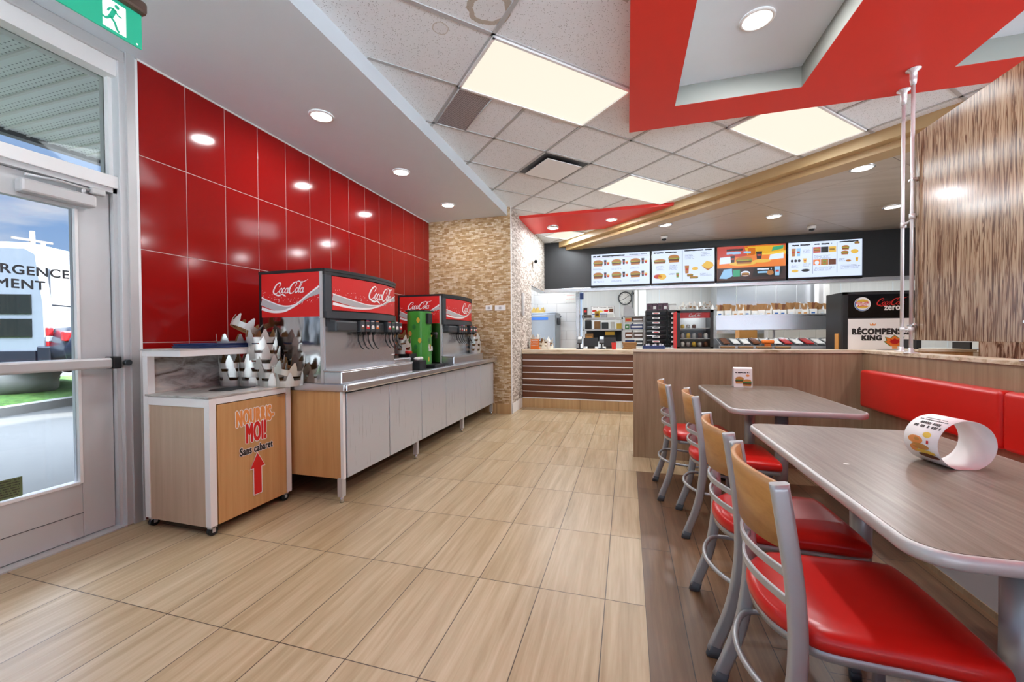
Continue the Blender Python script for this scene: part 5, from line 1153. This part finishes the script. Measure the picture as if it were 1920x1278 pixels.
lab = lambda mt, f=.5: (lambda m, a, b_, c0, c1, Y: m.box(a+(b_-a)*.15, b_-(b_-a)*.15, Y-.002, Y, c0+(c1-c0)*(.5-f/2), c0+(c1-c0)*(.5+f/2), mt))
kbox(1097, 600, 1108, 617, 9.82, .3, 'black', 'oven_box', 'black box on the middle kitchen shelf, left end', 'box', zfloor=zs1)
kbox(1114, 602, 1125, 617, 9.82, .25, 'kraft', 'cardboard_box', 'brown carton on the middle kitchen shelf', 'box', zfloor=zs1)
kbox(1128, 604, 1140, 617, 9.84, .25, 'dark_grey', 'tool_box', 'dark box on the middle kitchen shelf', 'box', zfloor=zs1)
kbox(1145, 603, 1152, 617, 9.84, .25, 'glass_jar' if 'glass_jar' in MATS else 'paper', 'white_tub', 'white tub on the middle kitchen shelf', 'tub', zfloor=zs1)
kbox(1156, 606, 1166, 617, 9.84, .25, 'yellow_print', 'carton', 'yellow carton at the right end of the middle kitchen shelf', 'box', zfloor=zs1)
kbox(1091, 590, 1108, 596, 9.82, .3, 'brown_bar', 'flat_box', 'flat brown box on top of the kitchen shelf unit', 'box', zfloor=zs2)
kbox(1115, 583, 1124, 596, 9.85, .15, 'yellow_plastic', 'yellow_container', 'yellow container on top of the kitchen shelf unit', 'container', zfloor=zs2, extra=lab('brown_print', .3))
kbox(1126, 589, 1137, 596, 9.85, .2, 'grey_print', 'grey_box', 'grey box on top of the kitchen shelf unit', 'box', zfloor=zs2); kbox(1139, 587, 1151, 596, 9.85, .2, 'paper', 'white_box', 'white box on top of the kitchen shelf unit, right', 'box', zfloor=zs2)
kbox(1097, 625, 1112, 639, 9.82, .3, 'kraft', 'basket', 'brown basket of packets on the lower kitchen shelf', 'basket', zfloor=zs0, extra=lab('tan_print', .3))
kbox(1134, 620, 1153, 628, 9.84, .3, 'black', 'black_crate', 'black crate with yellow label on the lower kitchen shelf', 'crate', zfloor=zs0, extra=lambda m, a, b_, c0, c1, Y: m.box(a+.01, b_-.01, Y-.003, Y, c0, c1-.02, 'yellow_plastic'))
# poster
a, b_, c0, c1 = rectP(1108, 573, 1152, 592, KY-.01); m = MB('grey_print'); m.box(a, b_, KY-.02, KY-.007, c0, c1); t = solo(m, 'poster', 'framed notice board with pictures on the kitchen back wall', 'poster')
d = DEC(lambda u, v, s: Vector((a+(b_-a)*u, KY-.02-s, c0+(c1-c0)*v)), .001); d.put(rect2d(.03, .05, .97, .95), 'white_print').up(); rg = random.Random(7); pseudo(d, .1, .95, .85, .08, 'dark_print', rg, .5); d.put(disc2d(.15, .5, .1, .12), 'red_print'); d.put(disc2d(.4, .45, .12, .1), 'yellow_print'); d.put(disc2d(.65, .5, .1, .12), 'red_print'); d.put(rect2d(.78, .35, .95, .7), 'brown_print'); d.put(rect2d(.05, .1, .7, .22), 'blue_print'); d.build('printed_graphics', t)
kbox(1094, 577, 1101, 590, KY-.03, .02, 'dark_print', 'framed_picture', 'small dark picture left of the kitchen notice board', 'picture', .001, extra=lab('red_print', .3))
# wrap station under the hood cover
t = thing('wire_rack', 'steel rack with packets and boxes between shelf unit and black drawers', 'shelf', (.2, 9.35, 0)); Y = 9.2; x0, x1 = at(1169, 600, Y=Y).x, at(1209, 600, Y=Y).x
zr = [at(1190, py, Y=Y).z for py in (648, 633, 617, 603, 592)]
m = MB('alu')
for z in zr: m.box(x0, x1, Y, Y+.45, z-.015, z)
for x in (x0, x1-.025): m.box(x, x+.025, Y, Y+.025, 0, zr[-1]); m.box(x, x+.025, Y+.425, Y+.45, 0, zr[-1])
m.build('frame', t)
items = [(0, 1172, 1190, 10, 'blue_plastic', 'dark blue bin'), (0, 1192, 1206, 9, 'dark_grey', 'dark bin'), (1, 1172, 1186, 10, 'brown_print', 'brown pouch'), (1, 1188, 1206, 10, 'brown_bar', 'brown carton'), (2, 1172, 1180, 9, 'green_print', 'green packet'), (2, 1182, 1206, 9, 'blue_plastic', 'long dark box with white print'), (3, 1172, 1184, 7, 'tan_print', 'tan packet'), (3, 1186, 1206, 8, 'brown_bar', 'brown box')]
for lv, xa, xb, hpx, mt, nm in items:
    a = at(xa, 600, Y=9.22).x; b_ = at(xb, 600, Y=9.22).x; m = MB(mt); m.box(a, b_, 9.23, 9.5, zr[lv]+.0005, zr[lv]+hpx*.0125, None, .006)
    m.box(a+.02, b_-.02, 9.227, 9.231, zr[lv]+hpx*.004, zr[lv]+hpx*.008, 'white_print' if mt != 'tan_print' else 'red_print'); solo(m, 'packet' if 'packet' in nm or 'pouch' in nm else 'storage_box', nm+' on the steel rack, %s shelf' % ('lowest', 'second', 'third', 'fourth')[lv], 'box')
m = MB('alu'); zt = zr[-1]; xc = at(1179, 580, Y=9.4).x; zt2 = at(1179, 572, Y=9.4).z
m.add([(xc-.12, 9.25, zt+.001), (xc+.14, 9.25, zt+.001), (xc+.14, 9.6, zt+.001), (xc-.12, 9.6, zt+.001), (xc-.10, 9.25, zt2-.05), (xc+.06, 9.25, zt2-.04), (xc+.06, 9.6, zt2-.04), (xc-.10, 9.6, zt2-.05), (xc-.03, 9.25, zt2), (xc-.03, 9.6, zt2)], [(0, 3, 2, 1), (0, 1, 5, 8, 4), (3, 7, 9, 6, 2), (0, 4, 7, 3), (1, 2, 6, 5), (4, 8, 9, 7), (8, 5, 6, 9)])
solo(m, 'steel_hopper', 'grey peaked steel hopper on top of the steel rack', 'hopper')
# black drawers
def drawers(xa, xb, label, seed):
    Y = 8.7; a = at(xa, 600, Y=Y).x; b_ = at(xb, 600, Y=Y).x; zt = at((xa+xb)/2, 583, Y=Y).z; zb = .9; n = 8; h = (zt-zb)/n
    t = thing('drawer_stack', label, 'drawers', ((a+b_)/2, Y+.25, 0), 0, 'black drawer stacks behind the counter')
    m = MB('black'); m.box(a, b_, Y+.02, Y+.5, 0, zt+.02); m.build('case', t)
    for k in range(n):
        m = MB('black_gloss'); z = zb+k*h; m.box(a+.01, b_-.01, Y-.01, Y+.02, z+.012, z+h-.012, None, .008); dw = m.build('drawer', t)
        m = MB('white_print'); w = (b_-a); m.box(a+w*.32, a+w*.66, Y-.013, Y-.01, z+h*.35, z+h*.68, None, .001); m.box(a+w*.37, a+w*.61, Y-.0145, Y-.0125, z+h*.44, z+h*.60, 'tail_red' if k % 2 else 'black'); m.build('drawer_label', dw)
drawers(1211, 1250, 'tall black drawer stack with white labels, left of two', 1); drawers(1252, 1274, 'narrower black drawer stack, partly behind the small drinks fridge', 2)
a, b_, c0, c1 = rectP(1213, 569, 1253, 582, 8.85); zt = at(1230, 583, Y=8.7).z+.0205
for k in range(4):
    m = MB('purple_box'); w = (b_-a)/4; m.box(a+k*w+.003, a+(k+1)*w-.003, 8.85, 9.1, zt, zt+.15, None, .003); m.box(a+k*w+.02, a+(k+1)*w-.03, 8.848, 8.851, zt+.03, zt+.09, 'paper' if k % 2 else 'dark_print')
    solo(m, 'patterned_carton', 'purple patterned carton on top of the black drawers, '+('first', 'second', 'third', 'fourth')[k]+' from the left', 'box', 'patterned cartons on the black drawers')
kbox(1255, 569, 1268, 580, 8.85, .25, 'paper', 'white_carton', 'plain white carton on top of the narrower black drawers', 'box', zfloor=zt)
# steel hood, column, right hand parts
m = MB('steel'); a, b_, c0, c1 = rectP(1344, 537, 1534, 585, 10.2); m.box(a, b_, 10.2, 10.9, 1.2, 2.7); 
for k in range(1, 5): x = a+(b_-a)*k/5; m.box(x-.004, x+.004, 10.195, 10.2, 1.2, 2.7, 'alu')
solo(m, 'exhaust_hood', 'large brushed steel hood cladding behind the food chute', 'hood')
m = MB('white_gloss'); a, b_, c0, c1 = rectP(1535, 537, 1555, 585, 9.9); m.box(a, b_-.1, 9.9, 10.1, 0, 2.7, 'grey_print'); m.box(b_-.1, b_, 9.88, 10.1, 0, 2.7); struct(m, 'trim_9', 'white post right of the steel hood in the kitchen')
m = MB('white_gloss'); a, b_, c0, c1 = rectP(1190, 540, 1212, 585, 10.6); m.box(a, a+.07, 10.6, 10.7, 0, 2.7); m.box(a+.1, b_, 10.8, 10.9, 1.6, 2.7, 'frp_white'); m.tube([(a-.06, 10.65, 1.2), (a-.06, 10.65, 2.7)], .014, 'dark_grey', 8); struct(m, 'trim_10', 'white pipe and post right of the clock in the kitchen')
m = MB('blue_plastic'); a, b_, c0, c1 = rectP(1087, 549, 1094, 561, 9.3); m.box(a, b_, 9.3, 9.34, c0, c1, None, .004); solo(m, 'wall_holder', 'dark blue holder hanging beside the steel corner post', 'holder')
# ---- things on the order counter
CT = .9555
def cpos(px, Y): return at(px, 600, Y=Y).x
GD = 'paper crowns at the left end of the order counter'
for i, (px, Y, z, ti) in enumerate(((1000, 6.95, 0, 0), (1001, 6.95, .06, .1), (1000, 6.95, .13, .25), (1016, 6.9, 0, 0), (1017, 6.9, .06, .2), (1028, 7.0, 0, .1), (1027, 7.0, .065, .35), (989, 6.85, 0, .3))):
    x = max(cpos(px, Y), -1.555); crown(x, Y, CT+z, ti, i*1.3, 'paper crown in the pile at the left end of the order counter', GD, .95)
t = thing('card_holder', 'small orange card display at the left end of the order counter', 'display', (cpos(1003, 6.6), 6.62, CT))
a, b_, c0, c1 = rectP(995, 632, 1011, 655, 6.55); m = MB('orange_vivid'); m.box(a, b_, 6.55, 6.56, CT, CT+.17, None, .001); m.build('card', t); m = MB('orange_vivid'); m.box(a, b_, 6.56, 6.64, CT, CT+.02); m.build('foot', t)
d = DEC(lambda u, v, s: Vector((u, 6.55-s, v)), .001); rg = random.Random(3)
for k in range(4): pseudo(d, a+.01, b_-.02, CT+.145-k*.026, .012, 'paper', rg, .5)
d.build('printed_graphics', t)
m = MB('white_gloss'); x = cpos(1028, 6.65); m.lathe([(.022, CT), (.024, CT+.10), (.012, CT+.13), (.012, CT+.16)], x, 6.65, None, 16); solo(m, 'sanitiser_bottle', 'small white bottle in front of the crowns on the order counter', 'bottle')
def pinpad(px, Y, label, top='white_gloss'):
    x = cpos(px, Y); t = thing('card_terminal', label, 'card terminal', (x, Y, CT), 0, 'card terminals on the order counter')
    m = MB('black'); m.lathe([(.06, CT), (.06, CT+.01), (.016, CT+.02), (.014, CT+.09), (.03, CT+.13)], x, Y, None, 18); m.build('stand', t)
    m = MB('black'); M_ = Matrix.Translation((x, Y, CT+.15)) @ Matrix.Rotation(math.radians(50), 4, 'X'); m.box(-.038, .038, -.075, .075, -.012, .012, None, .006, M_); m.box(-.03, .03, .01, .065, .012, .0135, top, 0, M_); m.build('reader', t)
pinpad(1087, 6.8, 'black card terminal on a stand, left one on the order counter'); pinpad(1128, 6.8, 'card terminal with blue screen, right one on the order counter', 'screen_white')
def register(px, w, label):
    Y = 7.0; x = cpos(px, Y); t = thing('cash_register', label, 'cash register', (x, Y, CT))
    m = MB('black'); m.box(x-.06, x+.06, Y-.02, Y+.1, CT, CT+.04, None, .006); m.box(x-.02, x+.02, Y+.02, Y+.05, CT, CT+.08); m.build('foot', t); m = MB('black'); M_ = Matrix.Translation((x, Y, CT+.11)) @ Matrix.Rotation(math.radians(-12), 4, 'X'); m.box(-w, w, -.015, .015, -.075, .075, None, .006, M_); m.build('monitor', t)
register(1108, .12, 'black point of sale monitor seen from behind, left'); register(1143, .10, 'second point of sale monitor behind the red cup')
x = cpos(1151, 6.62); m = MB('red_plastic'); m.lathe([(.030, CT), (.040, CT+.11), (.042, CT+.112)], x, 6.62, None, 24, False); m.lathe([(.0005, CT+.001), (.030, CT+.001)], x, 6.62, None, 24, False); solo(m, 'red_cup', 'red plastic cup on the order counter', 'cup')
for k in range(5):
    x = cpos(1180, 6.7); m = MB('kraft'); M_ = Matrix.Translation((x+(k % 2)*.006, 6.75, CT+.0005+k*.023)) @ Matrix.Rotation(.08*k-.1, 4, 'Z'); m.box(-.10, .10, -.08, .08, 0, .022, None, .004, M_)
    solo(m, 'napkin_pack', 'brown napkin pack in the pile on the order counter, '+('bottom', 'second', 'third', 'fourth', 'top')[k]+' one', 'napkins', 'brown napkin packs on the order counter')
t = thing('blue_bin', 'low dark blue bin with white packets on the order counter', 'bin', (cpos(1226, 6.75), 6.75, CT)); a, b_ = cpos(1205, 6.65), cpos(1247, 6.65)
m = MB('blue_plastic'); m.prism(rrect(a, b_, 6.65, 6.83, .03), XY, CT, CT+.06); m.build('tub', t)
m = MB('white_print'); rg = random.Random(4)
for k in range(9): x = a+.03+(b_-a-.06)*k/8; m.box(x-.014, x+.012, 6.69+rg.random()*.06, 6.73+rg.random()*.06, CT+.05, CT+.075+rg.random()*.02, 'white_print' if k % 3 else 'dark_print')
m.build('packets', t)
# small drinks fridge
Y = 7.15; a, b_ = at(1269, 620, Y=Y).x, at(1338, 620, Y=Y).x; zt = at(1303, 581, Y=Y).z
t = thing('display_fridge', 'small black glass door drinks fridge with red brand strip', 'fridge', ((a+b_)/2, Y+.2, .95))
m = MB('black'); D_ = .4
for q_ in ((a, a+.05, CT-.003, zt), (b_-.05, b_, CT-.003, zt), (a, b_, zt-.04, zt), (a, b_, CT-.003, CT+.03)): m.box(q_[0], q_[1], Y, Y+D_, q_[2], q_[3])
m.box(a, b_, Y+D_-.01, Y+D_, CT, zt, 'grey_print'); m.build('cabinet', t)
m = MB('red_plastic'); m.box(a-.012, a-.001, Y-.005, Y+D_, CT, zt-.02); m.build('side_panel', t)
for k in range(2): m = MB('chrome'); z = CT+.16+.17*k; m.box(a+.05, b_-.05, Y+.03, Y+D_-.02, z, z+.008, 'white_gloss'); m.build('shelf', t)
m = MB('red_print'); m.box(a+.05, b_-.05, Y+.012, Y+.02, zt-.13, zt-.04); st = m.build('brand_strip', t)
d = DEC(lambda u, v, s: Vector((u, Y+.012-s, v)), .001); logo(d, (a+b_)/2, zt-.085, .2); d.build('printed_graphics', st)
m = MB('fridge_glow'); m.box(a+.05, b_-.05, Y+D_-.03, Y+D_-.012, zt-.05, zt-.042); m.build('interior_lamp', t); arealight(t, 'lamp', (0, .05, zt-.95-.06), .3, .2, .5, (.9, .97, 1))
m = MB('glass'); m.box(a+.05, b_-.05, Y-.004, Y+.002, CT+.03, zt-.04); m.build('glass_door', t)
rg = random.Random(12)
for lv, z in ((0, CT+.031), (1, CT+.1685), (2, CT+.3385)):
    for k in range(5 if lv < 2 else 3):
        x = a+.10+(b_-a-.2)*(k/4); m = MB(('paper', 'grey_print', 'yellow_print', 'alu', 'brown_print')[(k+lv) % 5]); h_ = (.07, .08, .05)[lv]
        m.lathe([(.030, z), (.032, z+h_*.8), (.024, z+h_), (.02, z+h_+.01)], x, Y+.1, None, 14); solo(m, 'drink_carton', 'small container on the %s shelf of the drinks fridge, %s' % (('bottom', 'middle', 'top')[lv], ('far left', 'left of centre', 'centre', 'right of centre', 'far right')[k]), 'container', 'containers inside the drinks fridge')
GE = 'silver paper crowns on top of the drinks fridge'
for k in range(5): crown(a+.10+.115*k, Y+.15, zt+.001, 0, k*1.0, 'silver paper crown on top of the small drinks fridge', GE, .8)
for k in range(4): crown(a+.15+.115*k, Y+.17, zt+.05, .15, k*1.4, 'silver paper crown on top of the small drinks fridge', GE, .8)
# heated chute
Y = 7.85; a, b_ = at(1342, 605, Y=Y).x, at(1590, 605, Y=Y).x; z1_, z0_ = at(1460, 590, Y=Y).z, at(1460, 618, Y=Y).z
t = thing('food_chute', 'long stainless steel pass shelf holding a row of cartons', 'shelf', ((a+b_)/2, Y+.2, .95))
m = MB('steel'); m.box(a, b_, Y, Y+.35, z0_, z1_, None, .006); m.box(a, b_, Y-.01, Y, z1_-.012, z1_+.01); m.build('hood_shelf', t)
for x in (a+.03, (a+b_)/2, b_-.06): m = MB('alu'); m.box(x, x+.03, Y+.3, Y+.33, .95, z0_+.01); m.build('post', t)
m = MB('black'); zc = .9505; m.box(a, b_, Y-.25, Y+.3, zc, zc+.05)
m.add([(a, Y-.22, zc+.05), (b_, Y-.22, zc+.05), (b_, Y+.25, zc+.16), (a, Y+.25, zc+.16), (a, Y+.25, zc+.05), (b_, Y+.25, zc+.05)], [(0, 1, 2, 3), (3, 2, 5, 4), (0, 3, 4), (1, 5, 2)], 'dark_grey'); m.build('lower_deck', t)
m = MB('alu'); m.box(a, b_, Y-.27, Y-.25, zc, zc+.045); 
for k in range(17): x = a+.04+(b_-a-.08)*k/16; m.add([(x-.004, Y-.22, zc+.055), (x+.004, Y-.22, zc+.055), (x+.004, Y+.25, zc+.175), (x-.004, Y+.25, zc+.175)], [(0, 1, 2, 3)], 'alu'); 
m.build('lane_dividers', t)
rg = random.Random(21); n = 12
for k in range(n):
    x = a+.06+(b_-a-.12)*(k+.5)/n; kk = k/n; mt = 'brown_print' if k in (0, 3) else 'paper' if k not in (6, 8) else 'tail_red'
    sl_ = .11/.47; z = lambda y: zc+.052+(y-(Y-.22))*sl_
    m = MB(mt); w = .05; y0, y1 = Y-.2, Y+.16
    m.add([(x-w, y0, z(y0)+.012), (x+w, y0, z(y0)+.012), (x+w, y1, z(y1)+.012), (x-w, y1, z(y1)+.012), (x-w, y0, z(y0)+.03), (x+w, y0, z(y0)+.03), (x+w, y1, z(y1)+.03), (x-w, y1, z(y1)+.03)], [(0, 3, 2, 1), (4, 5, 6, 7), (0, 1, 5, 4), (1, 2, 6, 5), (2, 3, 7, 6), (3, 0, 4, 7)])
    solo(m, 'wrapping_sheets', 'wrapping papers on the sloped deck under the pass shelf, number %s from left' % ('one', 'two', 'three', 'four', 'five', 'six', 'seven', 'eight', 'nine', 'ten', 'eleven', 'twelve')[k], 'paper stack', 'wrapping papers under the pass shelf')
m = MB('kraft')
for k in range(4):
    m = MB('kraft'); x = a+.12+k*.27; m.box(x-.11, x+.11, Y-.36, Y-.29, .9505, .985, None, .01); solo(m, 'flat_bun_box', 'flat brown board box along the front edge below the pass shelf, '+('first', 'second', 'third', 'fourth')[k]+' from the left', 'box', 'flat brown boxes below the pass shelf')
p = at(1441, 640, Y=7.5); t = thing('orange_dispenser', 'orange tape dispenser below the pass shelf', 'dispenser', (p.x, 7.55, .9505)); m = MB('orange_vivid'); m.box(p.x-.045, p.x+.045, 7.52, 7.56, .9505, 1.03, None, .01); m.build('stem', t); m = MB('orange_vivid'); m.box(p.x-.09, p.x+.09, 7.50, 7.58, 1.03, 1.09, None, .02); m.build('head', t)
a2, b2, c0, c1 = rectP(1386, 618, 1420, 633, 8.6); m = MB('tan_print'); m.box(a2, b2, 8.6, 8.9, 1.0, c1, None, .01); m.box(a2, b2, 8.6, 8.9, 0, 1.0, 'alu'); solo(m, 'brown_crate', 'brown carton on a steel stand seen under the pass shelf', 'box')
m = MB('alu'); a2, b2, c0, c1 = rectP(1440, 600, 1560, 640, 9.6); m.box(a2, b2, 9.6, 9.85, 0, c1, 'grey_print')
for k in range(4): x = a2+(b2-a2)*(k+.5)/4; m.box(x-.14, x+.14, 9.59, 9.6, 1.0, 1.35, 'paper'); m.box(x-.1, x+.1, 9.58, 9.59, 1.28, 1.31, 'dark_grey')
solo(m, 'fryer_line', 'row of white fronted kitchen equipment beyond the pass shelf', 'equipment')
# cartons standing on the pass shelf
fr = MB(); w = .058
def carton_mesh(v):
    m = MB('paper'); w = .055; d_ = .045; h = .10; H = .22
    m.box(-w, w, -d_, d_, 0, h, 'paper', 0)
    m.add([(-w, d_, h), (w, d_, h), (w*1.15, d_+.02, H), (-w*.9, d_+.02, H), (-w, d_-.003, h), (w, d_-.003, h), (w*1.15, d_+.017, H), (-w*.9, d_+.017, H)], [(0, 1, 2, 3), (4, 7, 6, 5), (0, 3, 7, 4), (1, 5, 6, 2), (2, 6, 7, 3)], 'kraft' if v != 1 else 'paper')
    for k, (lean, mt) in enumerate(((-.35, 'kraft'), (.1, 'brown_print' if v == 0 else 'kraft'), (.4, 'paper' if v == 1 else 'kraft'))):
        x = -.03+.03*k; m.add([(x-.02, -.02+.02*k, h), (x+.02, -.02+.02*k, h), (x+.03+lean*.1, -.02+.02*k, H-.01*k), (x-.02+lean*.1, -.02+.02*k, H+.005), (x-.02, -.016+.02*k, h), (x+.02, -.016+.02*k, h), (x+.03+lean*.1, -.016+.02*k, H-.01*k), (x-.02+lean*.1, -.016+.02*k, H+.005)], [(0, 1, 2, 3), (4, 7, 6, 5), (0, 3, 7, 4), (1, 5, 6, 2), (2, 6, 7, 3)], mt)
    m.box(-w*.5, w*.5, -d_-.001, -d_, .02, .045, 'blue_print' if v == 0 else 'tan_print' if v == 1 else 'grey_paint')
    return m
cm = [carton_mesh(v).build('folded_carton', world=False, fix=False) for v in range(3)]
n = 16; xs0, xs1 = at(1345, 600, Y=Y+.1).x, at(1560, 600, Y=Y+.1).x; used = set()
for k in range(n):
    v = (k*5+k//3) % 3; o = cm[v] if v not in used else cm[v].copy()
    if v in used: COL.objects.link(o)
    used.add(v); o.location = (xs0+(xs1-xs0)*(k+.5)/n, Y+.12, z1_+.0005); o.rotation_euler.z = random.uniform(-.5, .5); sc_ = random.uniform(.8, .96); o.scale = (sc_, sc_, sc_)
    tag(o, 'open brown and white paper carton standing in the row on the steel pass shelf', 'carton', 'cartons on the steel pass shelf')
p = at(1567, 600, Y=Y+.1); t = thing('headset_basket', 'black tangle of headsets on a steel tin at the right end of the pass shelf', 'container', (p.x, Y+.15, z1_)); m = MB('alu'); m.lathe([(.07, z1_+.0005), (.07, z1_+.17)], p.x, Y+.15, None, 20); m.build('tin', t)
m = MB('black'); rg = random.Random(5)
for k in range(7): c_ = Vector((p.x+rg.uniform(-.05, .05), Y+.15+rg.uniform(-.04, .04), z1_+.19)); m.tube([c_+Vector((math.cos(a_)*.05, math.sin(a_)*.02, .035*math.sin(a_*1.0+k)+rg.uniform(0, .004))) for a_ in [2*math.pi*i/12 for i in range(12)]], .010, None, 6, False, True)
m.build('headsets', t)
# black sign cabinet
Y = 6.85; a, b_ = at(1580, 600, Y=Y).x, at(1727, 600, Y=Y).x; zt = at(1640, 546, Y=Y).z; zm = at(1640, 597, Y=Y).z
t = thing('sign_cabinet', 'tall black cabinet with drink brand sign above a white rewards poster', 'cabinet', ((a+b_)/2, Y+.25, CT))
m = MB('black'); m.box(a, b_, Y+.01, Y+.5, CT+.0005, zt); m.box(a, a+.06, Y-.01, Y+.02, CT+.0005, zt); m.box(b_-.05, b_, Y-.01, Y+.02, CT+.0005, zt); m.box(a, b_, Y-.01, Y+.02, zt-.04, zt); m.build('case', t)
m = MB('black_gloss'); m.box(a+.06, b_-.05, Y, Y+.012, zm+.02, zt-.04); s1 = m.build('upper_sign', t)
at_ = lambda px, py: (at(px, py, Y=Y).x, at(px, py, Y=Y).z)
d = DEC(lambda u, v, s: Vector((u, Y-s, v)), .0012)
bx, bz = at_(1617, 570); r_ = .098; d.put(disc2d(bx, bz, r_, r_, 28), 'white_print').up(); 
d.put(ribbon2d([(bx+r_*.9*math.cos(a_), bz+r_*.9*math.sin(a_)) for a_ in [math.radians(g_) for g_ in range(115, 335, 12)]], [.004+.010*math.sin(math.pi*i/18) for i in range(19)]), 'blue_print')
d.put(poly2d([(bx+.072*math.cos(math.radians(g_)), bz+.026+.04*math.sin(math.radians(g_))) for g_ in range(0, 181, 15)]), 'yellow_print'); d.put(poly2d([(bx+.072*math.cos(math.radians(g_)), bz-.026+.034*math.sin(math.radians(g_))) for g_ in range(180, 361, 15)]), 'yellow_print'); d.up()
d.put(fit(text2d('BURGER', 1, .03, sp=1.08), bx-.078, bx+.078, bz+.002, bz+.034), 'red_print'); d.put(fit(text2d('KING', 1, .03, sp=1.08), bx-.055, bx+.055, bz-.036, bz-.004), 'red_print')
x0, z0 = at_(1643, 560); x1, _ = at_(1700, 560); lx, lz = (x0+x1)/2, at_(1670, 566)[1]; logo(d, lx, lz, (x1-x0)*1.06, 'red_print')
zx0, zz0 = at_(1658, 581); zx1, zz1 = at_(1687, 573); d.fat(fit(text2d('zero', 1, 0, sp=1.1), zx0, zx1, zz0, zz1), 'white_print', .004); d.build('printed_graphics', s1)
m = MB('white_print'); m.box(a+.06, b_-.04, Y-.004, Y+.012, CT+.004, zm); s2 = m.build('rewards_poster', t)
d = DEC(lambda u, v, s: Vector((u, Y-.004-s, v)), .0012)
def word(txt, px0, py0, px1, py1, col, bold=.045, **k): p0, q0 = at_(px0, py1); p1, q1 = at_(px1, py0); d.fat(fit(text2d(txt, 1, 0, **k), p0+.006, p1-.006, q0+.006, q1-.006), col, .0075)
word('RÉCOMPENSES', 1597, 612, 1708, 627, 'dark_print', .035, sp=1.12); word('KING', 1615, 628, 1653, 638, 'dark_print', .04, sp=1.1)
def serif(px0, py0, px1, py1, n_):
    for k in range(n_): 
        x = px0+(px1-px0)*(k+.5)/n_; u, v = at_(x, py1); d.put(rect2d(u-.020, v-.001, u+.020, v+.007), 'dark_print')
serif(1597, 612, 1708, 627, 11); serif(1615, 628, 1653, 638, 4)
cx_, cz_ = at_(1636, 608); d.put(poly2d([(cx_-.03, cz_-.016), (cx_+.03, cz_-.016), (cx_+.036, cz_+.016), (cx_+.015, cz_), (cx_, cz_+.02), (cx_-.015, cz_), (cx_-.036, cz_+.016)]), 'orange_print')
fx, fz = at_(1677, 640)
def leaf(s_): return [(fx+x*s_, fz+y*s_) for x, y in [(-.045, -.06), (-.075, -.035), (-.115, .0), (-.085, .012), (-.10, .06), (-.045, .045), (0, .085), (.045, .045), (.10, .062), (.085, .012), (.115, .0), (.075, -.035), (.045, -.06)]]
d.put(poly2d(leaf(1.12)), 'green_print').up(); d.put(poly2d(leaf(1.0)), 'orange_vivid').up(); d.put(poly2d(leaf(.55)), 'tail_red'); d.put(rect2d(fx-.03, fz-.1, fx+.03, fz-.06), 'orange_print'); d.build('printed_graphics', s2)
kbox(1571, 625, 1579, 652, 6.95, .1, 'tan_print', 'cork_stack', 'brown speckled stack left of the black sign cabinet', 'stack', zfloor=CT, bev=.003)
# far right ledge and second reed divider behind the first
m = MB('counter_lam'); a = at(1722, 654, Y=5.6).x; b_ = at(1832, 654, Y=5.6).x
t = thing('side_ledge', 'narrow ledge with pale top beyond the partition, right of the sign cabinet', 'ledge', ((a+b_)/2, 5.8, 0)); m.box(a, b_, 5.6, 5.95, .985, 1.01); m.build('top', t); m = MB('cab_wood'); m.box(a+.02, b_-.02, 5.62, 5.93, 0, .985); m.build('body', t)
m = MB('black'); m.box(b_-.03, b_-.01, 5.65, 5.9, 1.0101, 1.09); solo(m, 'ledge_bracket', 'black end bracket at the right end of the side ledge', 'bracket')
m = MB('black'); m.box(a+.01, a+.03, 5.65, 5.9, 1.0101, 1.12); solo(m, 'ledge_bracket', 'black end bracket at the left end of the side ledge', 'bracket')
m = MB('reed_panel'); a = at(1838, 650, Y=5.2).x; m.box(a, a+2.0, 5.2, 5.22, .0, 1.75); solo(m, 'divider_panel', 'second brown reed divider panel farther back at the right', 'panel')
random.seed(3)
